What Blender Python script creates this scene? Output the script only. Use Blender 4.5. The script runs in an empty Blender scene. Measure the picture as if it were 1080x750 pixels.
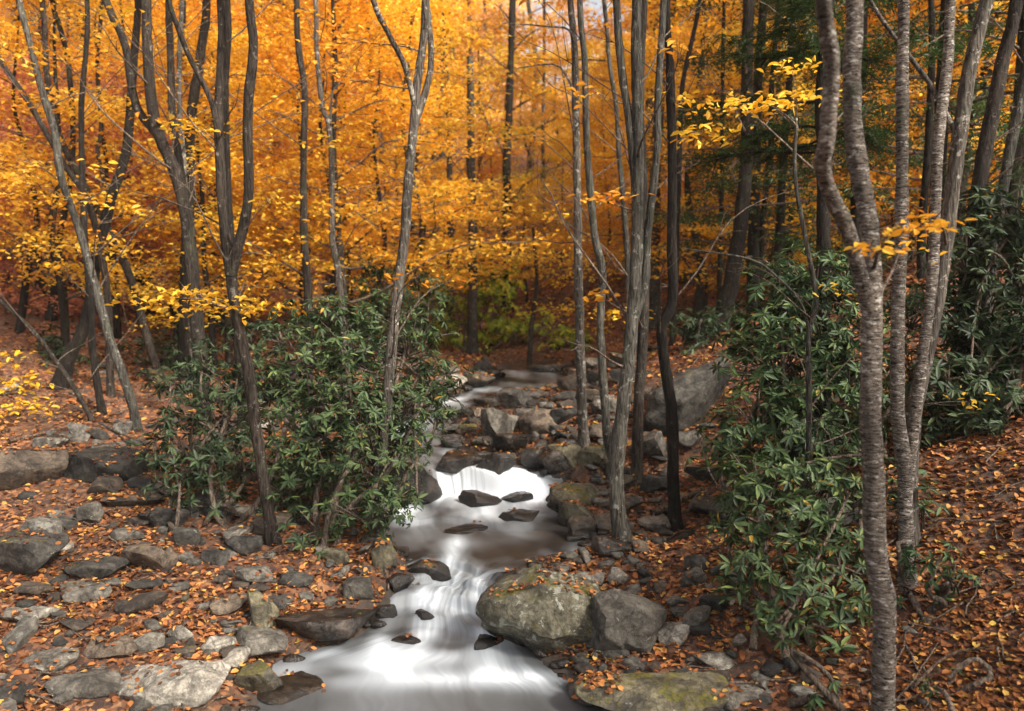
import bpy, bmesh, math, random
import numpy as np
from mathutils import Vector

R = math.radians
random.seed(7)
rng = np.random.default_rng(7)
sc = bpy.context.scene

# ------------------------------------------------------------------ camera
CAMZ, PITCH, F = 2.4, math.atan(73 / 840), 840.0
cd = bpy.data.cameras.new('camera')
cd.lens = 28.0; cd.sensor_width = 36.0; cd.clip_start = 0.05; cd.clip_end = 600
cam = bpy.data.objects.new('camera', cd)
sc.collection.objects.link(cam)
cam.location = (0, 0, CAMZ)
cam.rotation_euler = (math.pi / 2 - PITCH, 0, 0)
sc.camera = cam
cd.dof.use_dof = True
cd.dof.focus_distance = 5.4
cd.dof.aperture_fstop = 1.4

# ------------------------------------------------------------------ light
SUN_EL, SUN_AZ = R(42), R(130)      # azimuth measured from +Y towards +X: behind the camera, to the right
w = bpy.data.worlds.new('World'); sc.world = w; w.use_nodes = True
nt = w.node_tree
bg = nt.nodes['Background']
sky = nt.nodes.new('ShaderNodeTexSky'); sky.sky_type = 'NISHITA'; sky.sun_disc = False
sky.sun_elevation = SUN_EL; sky.sun_rotation = SUN_AZ
sky.air_density = 1.0; sky.dust_density = 6.0; sky.ozone_density = 1.0
shs = nt.nodes.new('ShaderNodeHueSaturation'); shs.inputs['Saturation'].default_value = .35
nt.links.new(sky.outputs[0], shs.inputs['Color']); nt.links.new(shs.outputs[0], bg.inputs[0]); bg.inputs[1].default_value = 0.12
sd = bpy.data.lights.new('sun', 'SUN'); sd.energy = 5.0; sd.angle = R(6); sd.color = (1, .93, .82)
so = bpy.data.objects.new('sun', sd); sc.collection.objects.link(so)
dirv = Vector((math.sin(SUN_AZ) * math.cos(SUN_EL), math.cos(SUN_AZ) * math.cos(SUN_EL), math.sin(SUN_EL)))
so.rotation_euler = (-dirv).to_track_quat('-Z', 'Y').to_euler()
so.location = dirv * 60

sc.view_settings.view_transform = 'Standard'; sc.view_settings.look = 'None'
sc.view_settings.gamma = 1; sc.view_settings.use_curve_mapping = False
sc.view_settings.exposure = 1.35
sc.render.engine = 'CYCLES'
sc.cycles.use_denoising = True
sc.cycles.max_bounces = 8; sc.cycles.transparent_max_bounces = 4
sc.cycles.diffuse_bounces = 4; sc.cycles.glossy_bounces = 2; sc.cycles.transmission_bounces = 4
sc.cycles.sample_clamp_indirect = 8

CT, ST = math.cos(PITCH), math.sin(PITCH)
def ray(px, py):
    u, v = (px - 540) / F, (py - 375) / F
    return np.array([u, CT - v * ST, -ST - v * CT])
def at(px, py, Y):
    r = ray(px, py); t = Y / r[1]
    return np.array([r[0] * t, Y, CAMZ + r[2] * t])
def proj(p):
    dz = CAMZ - p[2]
    d = p[1] * CT + dz * ST; v = dz * CT - p[1] * ST
    return 540 + F * p[0] / d, 375 + F * v / d, d

# ------------------------------------------------------------------ noise
def _h(ix, iy, iz, s):
    n = (ix * 374761393 + iy * 668265263 + iz * 1274126177 + s * 2147483647) & 0xffffffff
    n = ((n ^ (n >> 13)) * 1274126177) & 0xffffffff
    n = ((n ^ (n >> 16)) * 668265263) & 0xffffffff
    return ((n ^ (n >> 15)) & 0xffffff) / float(0xffffff)
def vnoise(P, s=0):
    P = np.asarray(P, float); i = np.floor(P).astype(np.int64); f = P - i; f = f * f * (3 - 2 * f)
    o = 0
    for a in (0, 1):
        for b in (0, 1):
            for c in (0, 1):
                wgt = (f[..., 0] if a else 1 - f[..., 0]) * (f[..., 1] if b else 1 - f[..., 1]) * (f[..., 2] if c else 1 - f[..., 2])
                o = o + wgt * _h(i[..., 0] + a, i[..., 1] + b, i[..., 2] + c, s)
    return o * 2 - 1
def fbm(P, s=0, oct=4):
    P = np.asarray(P, float); o = 0; a = 1.0; t = 0
    for k in range(oct):
        o = o + a * vnoise(P * (2.03 ** k) + 17.3 * k, s + k); t += a; a *= .5
    return o / t
def n2(x, y, fr, s=0, oct=3):
    return fbm(np.stack([x * fr, y * fr, np.zeros_like(x) + .37], -1), s, oct)
def sstep(a, b, x):
    t = np.clip((x - a) / (b - a), 0, 1); return t * t * (3 - 2 * t)

# ------------------------------------------------------------------ the stream and the ground
# rows: pixel row, water level, left and right edge of the stream there
ROWS = [(800, -.02, 230, 700), (760, 0, 268, 655), (728, .0, 285, 612), (700, .01, 300, 575), (676, .03, 385, 550), (662, .08, 395, 545), (650, .09, 402, 538), (641, .155, 408, 533), (628, .16, 418, 528),
        (618, .22, 428, 524), (610, .23, 434, 526), (602, .28, 440, 560), (590, .29, 432, 612), (573, .30, 415, 628), (560, .31, 402, 606),
        (553, .35, 402, 600), (536, .37, 405, 596), (524, .40, 425, 592), (503, .57, 452, 566), (492, .60, 440, 548),
        (472, .63, 398, 470), (458, .70, 392, 470), (440, .77, 420, 486), (428, .82, 446, 510), (418, .87, 480, 545),
        (406, .92, 510, 600), (399, .94, 520, 600)]
_Y, _Z, _L, _Rr = [], [], [], []
for py, z, a, b in ROWS:
    r = ray(500, py); Y = (z - CAMZ) / r[2] * r[1]
    if _Y and Y <= _Y[-1]: Y = _Y[-1] + .06
    _Y.append(Y); _Z.append(z); _L.append(at(a, py, Y)[0]); _Rr.append(at(b, py, Y)[0])
WY, WZ, WL, WR = map(np.array, (_Y, _Z, _L, _Rr))
WEND = WY[-1]
SY = np.concatenate([[-40, 0, 3.2], WY, [14.5, 17, 21, 27, 36, 50, 70, 95, 130]])
SZ = np.concatenate([[-.3, -.1, -.03], WZ, [1.05, 1.25, 1.75, 3.4, 7.0, 14, 25, 37, 46]])
SLx = np.concatenate([[-1.6, -1.6, -1.6], WL, [-.1, -3, -5, -5, -5, -5, -5, -5, -5]])
SRx = np.concatenate([[.8, .8, .8], WR, [.6, -2.4, -4.4, -4.6, -4.6, -4.6, -4.6, -4.6, -4.6]])
def cinterp(y, Y, Z):
    y = np.asarray(y, float); i = np.clip(np.searchsorted(Y, y) - 1, 0, len(Y) - 2)
    t = np.clip((y - Y[i]) / (Y[i + 1] - Y[i]), 0, 1)
    return Z[i] + (Z[i + 1] - Z[i]) * (.5 * t + .5 * t * t * (3 - 2 * t))
def wlevel(x, y):
    wob = .10 * np.sin(x * 3.1 + 1.0) + .07 * np.sin(x * 7.3 + 2.0) + .12 * vnoise(np.stack([x * 1.7, y * .3, x * 0], -1), 5)
    wob = wob * sstep(3.5, 5, y) * (1 - sstep(12, 14, y))
    return cinterp(y + wob, SY, SZ)
def height(x, y):
    x = np.asarray(x, float); y = np.asarray(y, float)
    zs = wlevel(x, y)
    zsm = np.mean([np.interp(y + q, SY, SZ) for q in (-1.2, -.8, -.4, 0, .4, .8, 1.2)], 0)
    l = np.interp(y, SY, SLx) + .05 * vnoise(np.stack([y * 2.3, y * 0, y * 0 + 3], -1), 8)
    r = np.interp(y, SY, SRx) + .05 * vnoise(np.stack([y * 2.3, y * 0, y * 0 + 9], -1), 9)
    dl, dr = l - x, x - r
    d = np.maximum(dl, dr)
    bed = -.22 * sstep(0, .3, -d)
    out = sstep(0, .28, d) * .09
    zs = zs + (zsm - zs) * sstep(.25, 1.6, d + .3 * n2(x, y, .9, 15))
    gone = sstep(13.5, 16.5, y)
    bed = bed * (1 - gone); out = out * (1 - gone)
    near = 1 - sstep(9, 16, y)
    left = .07 * np.clip(dl, 0, 6) + .16 * np.clip(dl - 4.5, 0, 30) * sstep(5, 12, y) + .02 * np.clip(dl - 5, 0, 60)
    right = (.10 * np.clip(dr, 0, .8) + (.20 + .16 * near) * np.clip(dr - .8, 0, 5)) + .12 * np.clip(dr - 6, 0, 60)
    z = zs + bed + out + np.where(dl > 0, left, 0) + np.where(dr > 0, right, 0)
    land = sstep(0, .5, d)
    z = z + land * (.06 * n2(x, y, 1.1, 11) + .035 * n2(x, y, 4.0, 12) + .012 * n2(x, y, 14, 13, 2))
    far = sstep(16, 40, y)
    z = z + far * 1.6 * n2(x, y, .05, 21) + far * .4 * n2(x, y, .3, 22)
    # the notch in the ridge where the sky shows
    z = z - sstep(30, 80, y) * 21 * np.exp(-((x / np.maximum(y, 1) - .075) / .07) ** 2)
    return z
def hz(x, y): return float(height(np.array([x]), np.array([y]))[0])
_T = np.concatenate([np.linspace(1.5, 16, 1500), np.linspace(16, 120, 1500)])
def ghit(px, py):
    r = ray(px, py); t = _T / r[1]
    X = r[0] * t; Z = CAMZ + r[2] * t
    dd = Z - height(X, _T)
    i = np.argmax(dd < 0)
    if dd[i] >= 0: i = len(_T) - 1
    return np.array([X[i], _T[i], height(X[i:i + 1], _T[i:i + 1])[0]])

# ------------------------------------------------------------------ mesh building
class Acc:
    def __init__(s): s.v = []; s.f = []; s.n = 0; s.mats = []
    def add(s, V, Fc, m=0):
        V = np.asarray(V, float).reshape(-1, 3); Fc = np.asarray(Fc, np.int64)
        if len(V) == 0: return
        s.v.append(V); s.f.append((Fc + s.n, m)); s.n += len(V)
    def mesh(s, name, mats, smooth=None):
        V = np.concatenate(s.v); me = bpy.data.meshes.new(name)
        me.vertices.add(len(V)); me.vertices.foreach_set('co', V.ravel())
        loops = np.concatenate([f.ravel() for f, m in s.f])
        tot = np.concatenate([np.full(len(f), f.shape[1]) for f, m in s.f])
        mi = np.concatenate([np.full(len(f), m) for f, m in s.f])
        st = np.concatenate([[0], np.cumsum(tot)[:-1]])
        me.loops.add(len(loops)); me.loops.foreach_set('vertex_index', loops.astype(np.int32))
        me.polygons.add(len(tot)); me.polygons.foreach_set('loop_start', st.astype(np.int32))
        me.polygons.foreach_set('loop_total', tot.astype(np.int32))
        me.polygons.foreach_set('material_index', mi.astype(np.int32))
        if smooth is not None:
            me.polygons.foreach_set('use_smooth', np.array([m in smooth for m in mi]))
        for m in mats: me.materials.append(m)
        me.update(calc_edges=True)
        return me
def link(name, me, parent=None, loc=None):
    o = bpy.data.objects.new(name, me); sc.collection.objects.link(o)
    if parent is not None: o.parent = parent
    if loc is not None: o.location = loc
    return o
def tag(o, label=None, cat=None, group=None, kind=None):
    if label: o['label'] = label
    if cat: o['category'] = cat
    if group: o['group'] = group
    if kind: o['kind'] = kind
    return o
LABELS = set()
def thing(name, label, cat, loc, group=None):
    o = bpy.data.objects.new(name, None); sc.collection.objects.link(o)
    o.empty_display_size = .1; o.location = loc
    return tag(o, label, cat, group)

def smooth_path(P, n):
    P = np.asarray(P, float)
    if len(P) < 3:
        t = np.linspace(0, 1, n)[:, None]; return P[0] * (1 - t) + P[-1] * t
    L = np.concatenate([[0], np.cumsum(np.linalg.norm(np.diff(P, axis=0), axis=1))])
    Q = np.concatenate([[2 * P[0] - P[1]], P, [2 * P[-1] - P[-2]]])
    ts = np.linspace(0, L[-1], n); out = []
    for t in ts:
        i = min(max(int(np.searchsorted(L, t)) - 1, 0), len(P) - 2)
        u = (t - L[i]) / max(L[i + 1] - L[i], 1e-9)
        p0, p1, p2, p3 = Q[i], Q[i + 1], Q[i + 2], Q[i + 3]
        out.append(.5 * ((2 * p1) + (-p0 + p2) * u + (2 * p0 - 5 * p1 + 4 * p2 - p3) * u * u + (-p0 + 3 * p1 - 3 * p2 + p3) * u ** 3))
    return np.array(out)
def tube(acc, P, rad, sides=8, m=0, rough=0.0, seed=0, lobes=None):
    P = np.asarray(P, float); n = len(P); rad = np.broadcast_to(np.asarray(rad, float), (n,))
    T = np.gradient(P, axis=0); T /= np.linalg.norm(T, axis=1)[:, None] + 1e-9
    ref = np.array([0, 1., 0]) if abs(T[:, 1]).mean() < .8 else np.array([1., 0, 0])
    A = np.cross(T, ref); A /= np.linalg.norm(A, axis=1)[:, None] + 1e-9
    B = np.cross(T, A)
    th = np.arange(sides) / sides * 2 * np.pi
    V = P[:, None, :] + rad[:, None, None] * (np.cos(th)[None, :, None] * A[:, None, :] + np.sin(th)[None, :, None] * B[:, None, :])
    if lobes is not None:
        C = V - P[:, None, :]
        V = P[:, None, :] + C * (1 + lobes[:, None] * (np.sin(th * 3 + seed) * .6 + np.sin(th * 5 + seed * 2) * .4)[None, :])[..., None]
    if rough:
        k = fbm(V * np.array([14, 14, 5.]) + seed, 31, 3)[..., None] + .8 * fbm(V * np.array([45, 45, 16.]) + seed, 37, 2)[..., None]
        C = V - P[:, None, :]
        V = P[:, None, :] + C * (1 + rough * k)
    V = V.reshape(-1, 3)
    i = np.arange(n - 1)[:, None] * sides; j = np.arange(sides)[None, :]; j2 = (j + 1) % sides
    Fc = np.stack([i + j, i + j2, i + sides + j2, i + sides + j], -1).reshape(-1, 4)
    acc.add(V, Fc, m)
    acc.add(V[-sides:], np.arange(sides)[None, :], m)
def unit(v): return v / (np.linalg.norm(v, axis=-1, keepdims=True) + 1e-9)
def leaves(acc, P, D, N, L, W, m=0, fine=False, fold=.25, curl=.1):
    """P base point, D direction, N leaf normal; L, W length and width arrays"""
    n = len(P)
    if n == 0: return
    D = unit(D); S = unit(np.cross(D, N)); N = unit(np.cross(S, D))
    L = np.broadcast_to(L, (n,))[:, None]; W = np.broadcast_to(W, (n,))[:, None]
    if not fine:
        a = P; c = P + D * L - N * L * curl
        l = P + D * L * .45 + S * W * .5 + N * W * fold
        r = P + D * L * .45 - S * W * .5 + N * W * fold
        V = np.stack([a, r, c, l], 1).reshape(-1, 3)
        acc.add(V, np.arange(n * 4).reshape(-1, 4), m)
    else:
        a = P; c = P + D * L - N * L * curl
        l1 = P + D * L * .30 + S * W * .46 + N * W * fold; l2 = P + D * L * .68 + S * W * .40 + N * (W * fold - L * curl * .4)
        r1 = P + D * L * .30 - S * W * .46 + N * W * fold; r2 = P + D * L * .68 - S * W * .40 + N * (W * fold - L * curl * .4)
        V = np.stack([a, l1, l2, c, r2, r1], 1).reshape(-1, 3)
        b = np.arange(n)[:, None] * 6
        acc.add(V, np.concatenate([b + np.array([[0, 3, 2, 1]]), b + np.array([[0, 5, 4, 3]])]), m)
def randdir(n, flat=1.0):
    v = rng.normal(size=(n, 3)); v[:, 2] *= flat; return unit(v)

# ------------------------------------------------------------------ materials
def newmat(name):
    m = bpy.data.materials.new(name); m.use_nodes = True
    nt = m.node_tree; b = nt.nodes['Principled BSDF']
    return m, nt, b
def node(nt, t, **kw):
    n = nt.nodes.new(t)
    for k, v in kw.items():
        if isinstance(k, str) and hasattr(n, k): setattr(n, k, v)
    return n
def ramp(nt, fac, stops, interp='LINEAR'):
    n = nt.nodes.new('ShaderNodeValToRGB'); n.color_ramp.interpolation = interp
    e = n.color_ramp.elements
    while len(e) > 1: e.remove(e[-1])
    e[0].position = stops[0][0]; e[0].color = (*stops[0][1], 1)
    for p, c in stops[1:]:
        x = e.new(p); x.color = (*c, 1)
    nt.links.new(fac, n.inputs[0]); return n
def noise(nt, vec, scale, detail=4, rough=.6, dist=0):
    n = nt.nodes.new('ShaderNodeTexNoise'); n.inputs['Scale'].default_value = scale
    n.inputs['Detail'].default_value = detail; n.inputs['Roughness'].default_value = rough
    n.inputs['Distortion'].default_value = dist
    if vec is not None: nt.links.new(vec, n.inputs['Vector'])
    return n
def mixc(nt, fac, a, b, mode='MIX'):
    n = nt.nodes.new('ShaderNodeMix'); n.data_type = 'RGBA'; n.blend_type = mode
    for sock, v in ((n.inputs[0], fac), (n.inputs[6], a), (n.inputs[7], b)):
        if hasattr(v, 'links') or hasattr(v, 'is_linked'): nt.links.new(v, sock)
        elif isinstance(v, (int, float)): sock.default_value = v
        else: sock.default_value = (*v, 1)
    return n.outputs[2]
def bw(v): return (v, v, v)
def mapping(nt, vec, scale):
    n = nt.nodes.new('ShaderNodeMapping'); n.inputs['Scale'].default_value = scale
    nt.links.new(vec, n.inputs['Vector']); return n.outputs[0]
def addvec(nt, vec, other):
    n = nt.nodes.new('ShaderNodeVectorMath'); n.operation = 'ADD'
    nt.links.new(vec, n.inputs[0]); nt.links.new(other, n.inputs[1]); return n.outputs[0]
def bump(nt, hgt, b, strength=.5, dist=.02, prev=None):
    n = nt.nodes.new('ShaderNodeBump'); n.inputs['Strength'].default_value = strength
    n.inputs['Distance'].default_value = dist
    nt.links.new(hgt, n.inputs['Height'])
    if prev: nt.links.new(prev, n.inputs['Normal'])
    nt.links.new(n.outputs[0], b.inputs['Normal']); return n.outputs[0]

def leaf_mat(name, stops, trans=.45, rough=.6, objvar=.035, clump=.8):
    """stops: colours picked per leaf"""
    m, nt, b = newmat(name)
    g = nt.nodes.new('ShaderNodeNewGeometry'); oi = nt.nodes.new('ShaderNodeObjectInfo')
    c = ramp(nt, g.outputs['Random Per Island'], stops)
    nz = noise(nt, g.outputs['Position'], clump, 2)
    v = ramp(nt, nz.outputs[0], [(.3, bw(.72)), (.7, bw(1.15))])
    col = mixc(nt, 1.0, c.outputs[0], v.outputs[0], 'MULTIPLY')
    hs = nt.nodes.new('ShaderNodeHueSaturation')
    mr = nt.nodes.new('ShaderNodeMapRange'); mr.inputs[3].default_value = .5 - objvar * .5; mr.inputs[4].default_value = .5 + objvar * .5
    nt.links.new(oi.outputs['Random'], mr.inputs[0]); nt.links.new(mr.outputs[0], hs.inputs['Hue'])
    nt.links.new(col, hs.inputs['Color'])
    b.inputs['Roughness'].default_value = rough; b.inputs['Specular IOR Level'].default_value = .3
    nt.links.new(hs.outputs[0], b.inputs['Base Color'])
    t = nt.nodes.new('ShaderNodeBsdfTranslucent'); nt.links.new(hs.outputs[0], t.inputs[0])
    mx = nt.nodes.new('ShaderNodeMixShader'); mx.inputs[0].default_value = trans
    nt.links.new(b.outputs[0], mx.inputs[1]); nt.links.new(t.outputs[0], mx.inputs[2])
    nt.links.new(mx.outputs[0], nt.nodes['Material Output'].inputs[0])
    return m
M = {}
M['yellow'] = leaf_mat('yellow_leaves', [(0, (.68, .29, .015)), (.3, (.82, .395, .025)), (.65, (.9, .49, .035)), (.92, (.9, .60, .08)), (1, (.45, .2, .03))])
M['gold'] = leaf_mat('golden_leaves', [(0, (.74, .38, .02)), (.5, (.92, .55, .04)), (1, (.92, .66, .11))], .5)
M['orange'] = leaf_mat('orange_leaves', [(0, (.62, .25, .02)), (.5, (.82, .38, .04)), (1, (.9, .50, .09))])
M['peach'] = leaf_mat('hazy_orange_leaves', [(0, (.78, .36, .14)), (.5, (.9, .51, .23)), (1, (.92, .66, .38))], .5)  # orange leaves, with the pale haze of distance put into their colour
M['red'] = leaf_mat('red_leaves', [(0, (.45, .12, .08)), (.5, (.62, .20, .13)), (1, (.72, .34, .2))])
M['olive'] = leaf_mat('yellow_green_leaves', [(0, (.18, .26, .02)), (.6, (.34, .40, .03)), (1, (.6, .5, .05))])
M['rhodo'] = leaf_mat('rhododendron_leaves', [(0, (.014, .030, .012)), (.5, (.042, .08, .028)), (.88, (.09, .145, .05)), (.99, (.16, .21, .06)), (1, (.5, .3, .04))], .22, .5, .03)
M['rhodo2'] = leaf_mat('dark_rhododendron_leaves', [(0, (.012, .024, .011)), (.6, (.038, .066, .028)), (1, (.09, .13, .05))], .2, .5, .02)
M['needle'] = leaf_mat('hemlock_needles', [(0, (.02, .05, .012)), (1, (.06, .11, .02))], .2, .5, .02)
M['litter'] = leaf_mat('fallen_leaves', [(0, (.05, .02, .012)), (.30, (.14, .052, .02)), (.55, (.30, .105, .034)), (.78, (.48, .19, .055)), (.9, (.52, .25, .08)), (.985, (.56, .34, .07)), (1, (.6, .45, .08))], .15, .85, 0, 3.0)

def bark(name, dark, mid, light, patch=.55, birch=False, sc_=1.0):
    m, nt, b = newmat(name)
    tc = nt.nodes.new('ShaderNodeTexCoord'); oi = nt.nodes.new('ShaderNodeObjectInfo')
    g = nt.nodes.new('ShaderNodeNewGeometry'); v = g.outputs['Position']
    vs = mapping(nt, v, (60 * sc_, 60 * sc_, 9 * sc_)) if not birch else mapping(nt, v, (32, 32, 125))
    n1 = noise(nt, vs, 1, 5, .65, .6)
    c1 = ramp(nt, n1.outputs[0], [(.38, dark), (.5, mid), (.64, tuple(x * 1.7 for x in mid))])
    n2_ = noise(nt, v if not birch else mapping(nt, v, (1, 1, 2.6)), 16 if not birch else 20, 5, .75)
    c2 = ramp(nt, n2_.outputs[0], [(patch, bw(0)), (patch + .07, bw(1))])
    n4 = noise(nt, mapping(nt, v, (3, 3, 1.2)), 1, 2)
    big = ramp(nt, n4.outputs[0], [(.35, bw(.55)), (.65, bw(1.25))])
    col = mixc(nt, c2.outputs[0], c1.outputs[0], light)
    n3 = noise(nt, v, 4.5, 3, .6)
    c3 = ramp(nt, n3.outputs[0], [(.58, bw(0)), (.72, bw(.45))])
    col = mixc(nt, c3.outputs[0], col, (.06, .075, .04))
    col = mixc(nt, 1.0, col, big.outputs[0], 'MULTIPLY')
    nt.links.new(col, b.inputs['Base Color']); b.inputs['Roughness'].default_value = .9
    b.inputs['Specular IOR Level'].default_value = .2
    bump(nt, n1.outputs[0], b, 1.0, .035)
    return m
M['bark'] = bark('brown_bark', (.014, .010, .008), (.040, .031, .024), (.19, .175, .15), .59)
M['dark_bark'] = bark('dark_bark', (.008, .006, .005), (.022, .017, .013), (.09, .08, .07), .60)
M['grey_bark'] = bark('grey_bark', (.025, .021, .016), (.072, .066, .054), (.28, .27, .235), .58)
M['birch'] = bark('birch_bark', (.016, .011, .008), (.17, .14, .115), (.60, .56, .50), .55, True)
M['pale_bark'] = bark('pale_bark', (.035, .028, .022), (.10, .086, .07), (.42, .39, .34), .56)
M['twig'] = bark('twig_bark', (.06, .045, .035), (.16, .12, .09), (.36, .33, .28), .6)
M['deadwood'] = bark('dead_wood', (.03, .018, .012), (.12, .08, .055), (.30, .24, .18), .62)

def rock_mat(name, base, base2, lichen=.6, moss=0.0, rough=.85, wetline=None, leafy=.0):
    m, nt, b = newmat(name)
    tc = nt.nodes.new('ShaderNodeTexCoord'); oi = nt.nodes.new('ShaderNodeObjectInfo')
    g = nt.nodes.new('ShaderNodeNewGeometry'); v = g.outputs['Position']
    n1 = noise(nt, v, 7, 8, .68, .3)
    c = ramp(nt, n1.outputs[0], [(.30, tuple(x * .45 for x in base)), (.45, base), (.58, base2), (.75, tuple(min(1, x * 1.35) for x in base2))])
    n2_ = noise(nt, v, 26, 6, .8)
    sp = ramp(nt, n2_.outputs[0], [(.42, bw(.55)), (.6, bw(1.25))])
    col = mixc(nt, 1.0, c.outputs[0], sp.outputs[0], 'MULTIPLY')
    n3 = noise(nt, v, 13, 6, .75, .5)
    lf = ramp(nt, n3.outputs[0], [(lichen - .035, bw(0)), (lichen - .01, bw(.85))])
    col = mixc(nt, lf.outputs[0], col, (.40, .40, .33))
    # fine veins
    wv = nt.nodes.new('ShaderNodeTexVoronoi'); wv.feature = 'DISTANCE_TO_EDGE'; wv.inputs['Scale'].default_value = 4.5
    nd = noise(nt, v, 3, 3); nt.links.new(mixc(nt, .35, v, nd.outputs[1]), wv.inputs['Vector'])
    ck = ramp(nt, wv.outputs['Distance'], [(0, bw(.35)), (.03, bw(1))])
    col = mixc(nt, .8, col, mixc(nt, 1.0, col, ck.outputs[0], 'MULTIPLY'))
    if moss:
        sx = nt.nodes.new('ShaderNodeSeparateXYZ'); nt.links.new(g.outputs['Normal'], sx.inputs[0])
        n5 = noise(nt, v, 5, 5, .7)
        ad = nt.nodes.new('ShaderNodeMath'); ad.operation = 'MULTIPLY_ADD'
        nt.links.new(sx.outputs[2], ad.inputs[0]); ad.inputs[1].default_value = .16; nt.links.new(n5.outputs[0], ad.inputs[2])
        mf = ramp(nt, ad.outputs[0], [(.80 - moss * .17, bw(0)), (.88 - moss * .17, bw(.8))])
        n6 = noise(nt, v, 40, 3)
        mc = ramp(nt, n6.outputs[0], [(.35, (.045, .05, .01)), (.65, (.20, .17, .02))])
        col = mixc(nt, mf.outputs[0], col, mc.outputs[0])
    hs = nt.nodes.new('ShaderNodeHueSaturation')
    mr = nt.nodes.new('ShaderNodeMapRange'); mr.inputs[3].default_value = .42; mr.inputs[4].default_value = 1.05
    nt.links.new(oi.outputs['Random'], mr.inputs[0]); nt.links.new(mr.outputs[0], hs.inputs['Value'])
    nt.links.new(col, hs.inputs['Color'])
    wa = nt.nodes.new('ShaderNodeAttribute'); wa.attribute_name = 'wet'
    wc = mixc(nt, 1.0, hs.outputs[0], (.24, .21, .18), 'MULTIPLY')
    nt.links.new(mixc(nt, wa.outputs['Fac'], hs.outputs[0], wc), b.inputs['Base Color'])
    wr = nt.nodes.new('ShaderNodeMapRange'); wr.inputs[3].default_value = rough; wr.inputs[4].default_value = .25
    nt.links.new(wa.outputs['Fac'], wr.inputs[0]); nt.links.new(wr.outputs[0], b.inputs['Roughness'])
    p = bump(nt, n1.outputs[0], b, .7, .06)
    bump(nt, n2_.outputs[0], b, .6, .015, p)
    return m
M['rock_grey'] = rock_mat('grey_rock', (.115, .10, .08), (.235, .21, .17), .66, .2)
M['rock_pale'] = rock_mat('pale_rock', (.18, .16, .13), (.35, .315, .26), .62, 0)
M['rock_brown'] = rock_mat('brown_rock', (.085, .062, .044), (.175, .13, .09), .72, .3)
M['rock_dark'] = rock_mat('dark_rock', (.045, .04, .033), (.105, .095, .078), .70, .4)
M['rock_lichen'] = rock_mat('lichen_rock', (.10, .088, .055), (.21, .19, .13), .60, .85)
M['rock_moss'] = rock_mat('mossy_rock', (.10, .085, .055), (.19, .165, .10), .68, .95)
M['rock_wet'] = rock_mat('wet_rock', (.028, .021, .016), (.07, .052, .04), .8, .2, .22)

def ground_mat():
    m, nt, b = newmat('leaf_strewn_soil')
    g = nt.nodes.new('ShaderNodeNewGeometry'); v = g.outputs['Position']
    vo = nt.nodes.new('ShaderNodeTexVoronoi'); vo.inputs['Scale'].default_value = 34
    nd = noise(nt, v, 20, 2); nt.links.new(mixc(nt, .04, v, nd.outputs[1]), vo.inputs['Vector'])
    sx = nt.nodes.new('ShaderNodeSeparateColor'); nt.links.new(vo.outputs['Color'], sx.inputs[0])
    c = ramp(nt, sx.outputs[0], [(0, (.03, .014, .009)), (.3, (.08, .03, .015)), (.6, (.18, .065, .025)), (.85, (.32, .12, .04)), (1, (.4, .22, .10))])
    n1 = noise(nt, v, 1.3, 5, .7)
    soil = ramp(nt, n1.outputs[0], [(.40, bw(1)), (.62, bw(0))])
    n2_ = noise(nt, v, 30, 5, .7)
    sc_ = ramp(nt, n2_.outputs[0], [(.3, (.018, .012, .009)), (.7, (.075, .052, .038))])
    mf = nt.nodes.new('ShaderNodeMath'); mf.operation = 'MULTIPLY'; mf.inputs[1].default_value = .75
    nt.links.new(soil.outputs[0], mf.inputs[0])
    col = mixc(nt, mf.outputs[0], c.outputs[0], sc_.outputs[0])
    at_ = nt.nodes.new('ShaderNodeAttribute'); at_.attribute_name = 'bed'
    nb = noise(nt, v, 8, 5, .7)
    bedc = ramp(nt, nb.outputs[0], [(.35, (.014, .011, .009)), (.7, (.06, .045, .033))])
    col = mixc(nt, at_.outputs['Fac'], col, bedc.outputs[0])
    nt.links.new(col, b.inputs['Base Color']); b.inputs['Roughness'].default_value = .85
    p = bump(nt, sx.outputs[1], b, .6, .02); bump(nt, n2_.outputs[0], b, .6, .02, p)
    return m
def water_mat():
    m, nt, b = newmat('silky_stream_water')
    a = nt.nodes.new('ShaderNodeAttribute'); a.attribute_name = 'foam'
    g = nt.nodes.new('ShaderNodeNewGeometry')
    col = ramp(nt, a.outputs['Fac'], [(0, (.020, .018, .016)), (.25, (.10, .105, .11)), (.6, (.33, .36, .39)), (1, (.78, .83, .88))])
    nt.links.new(col.outputs[0], b.inputs['Base Color'])
    r = ramp(nt, a.outputs['Fac'], [(0, bw(.32)), (.4, bw(.55)), (1, bw(.9))]); nt.links.new(r.outputs[0], b.inputs['Roughness'])
    b.inputs['IOR'].default_value = 1.33
    b.inputs['Subsurface Weight'].default_value = 0
    return m
M['ground'] = ground_mat(); M['water'] = water_mat()

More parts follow.
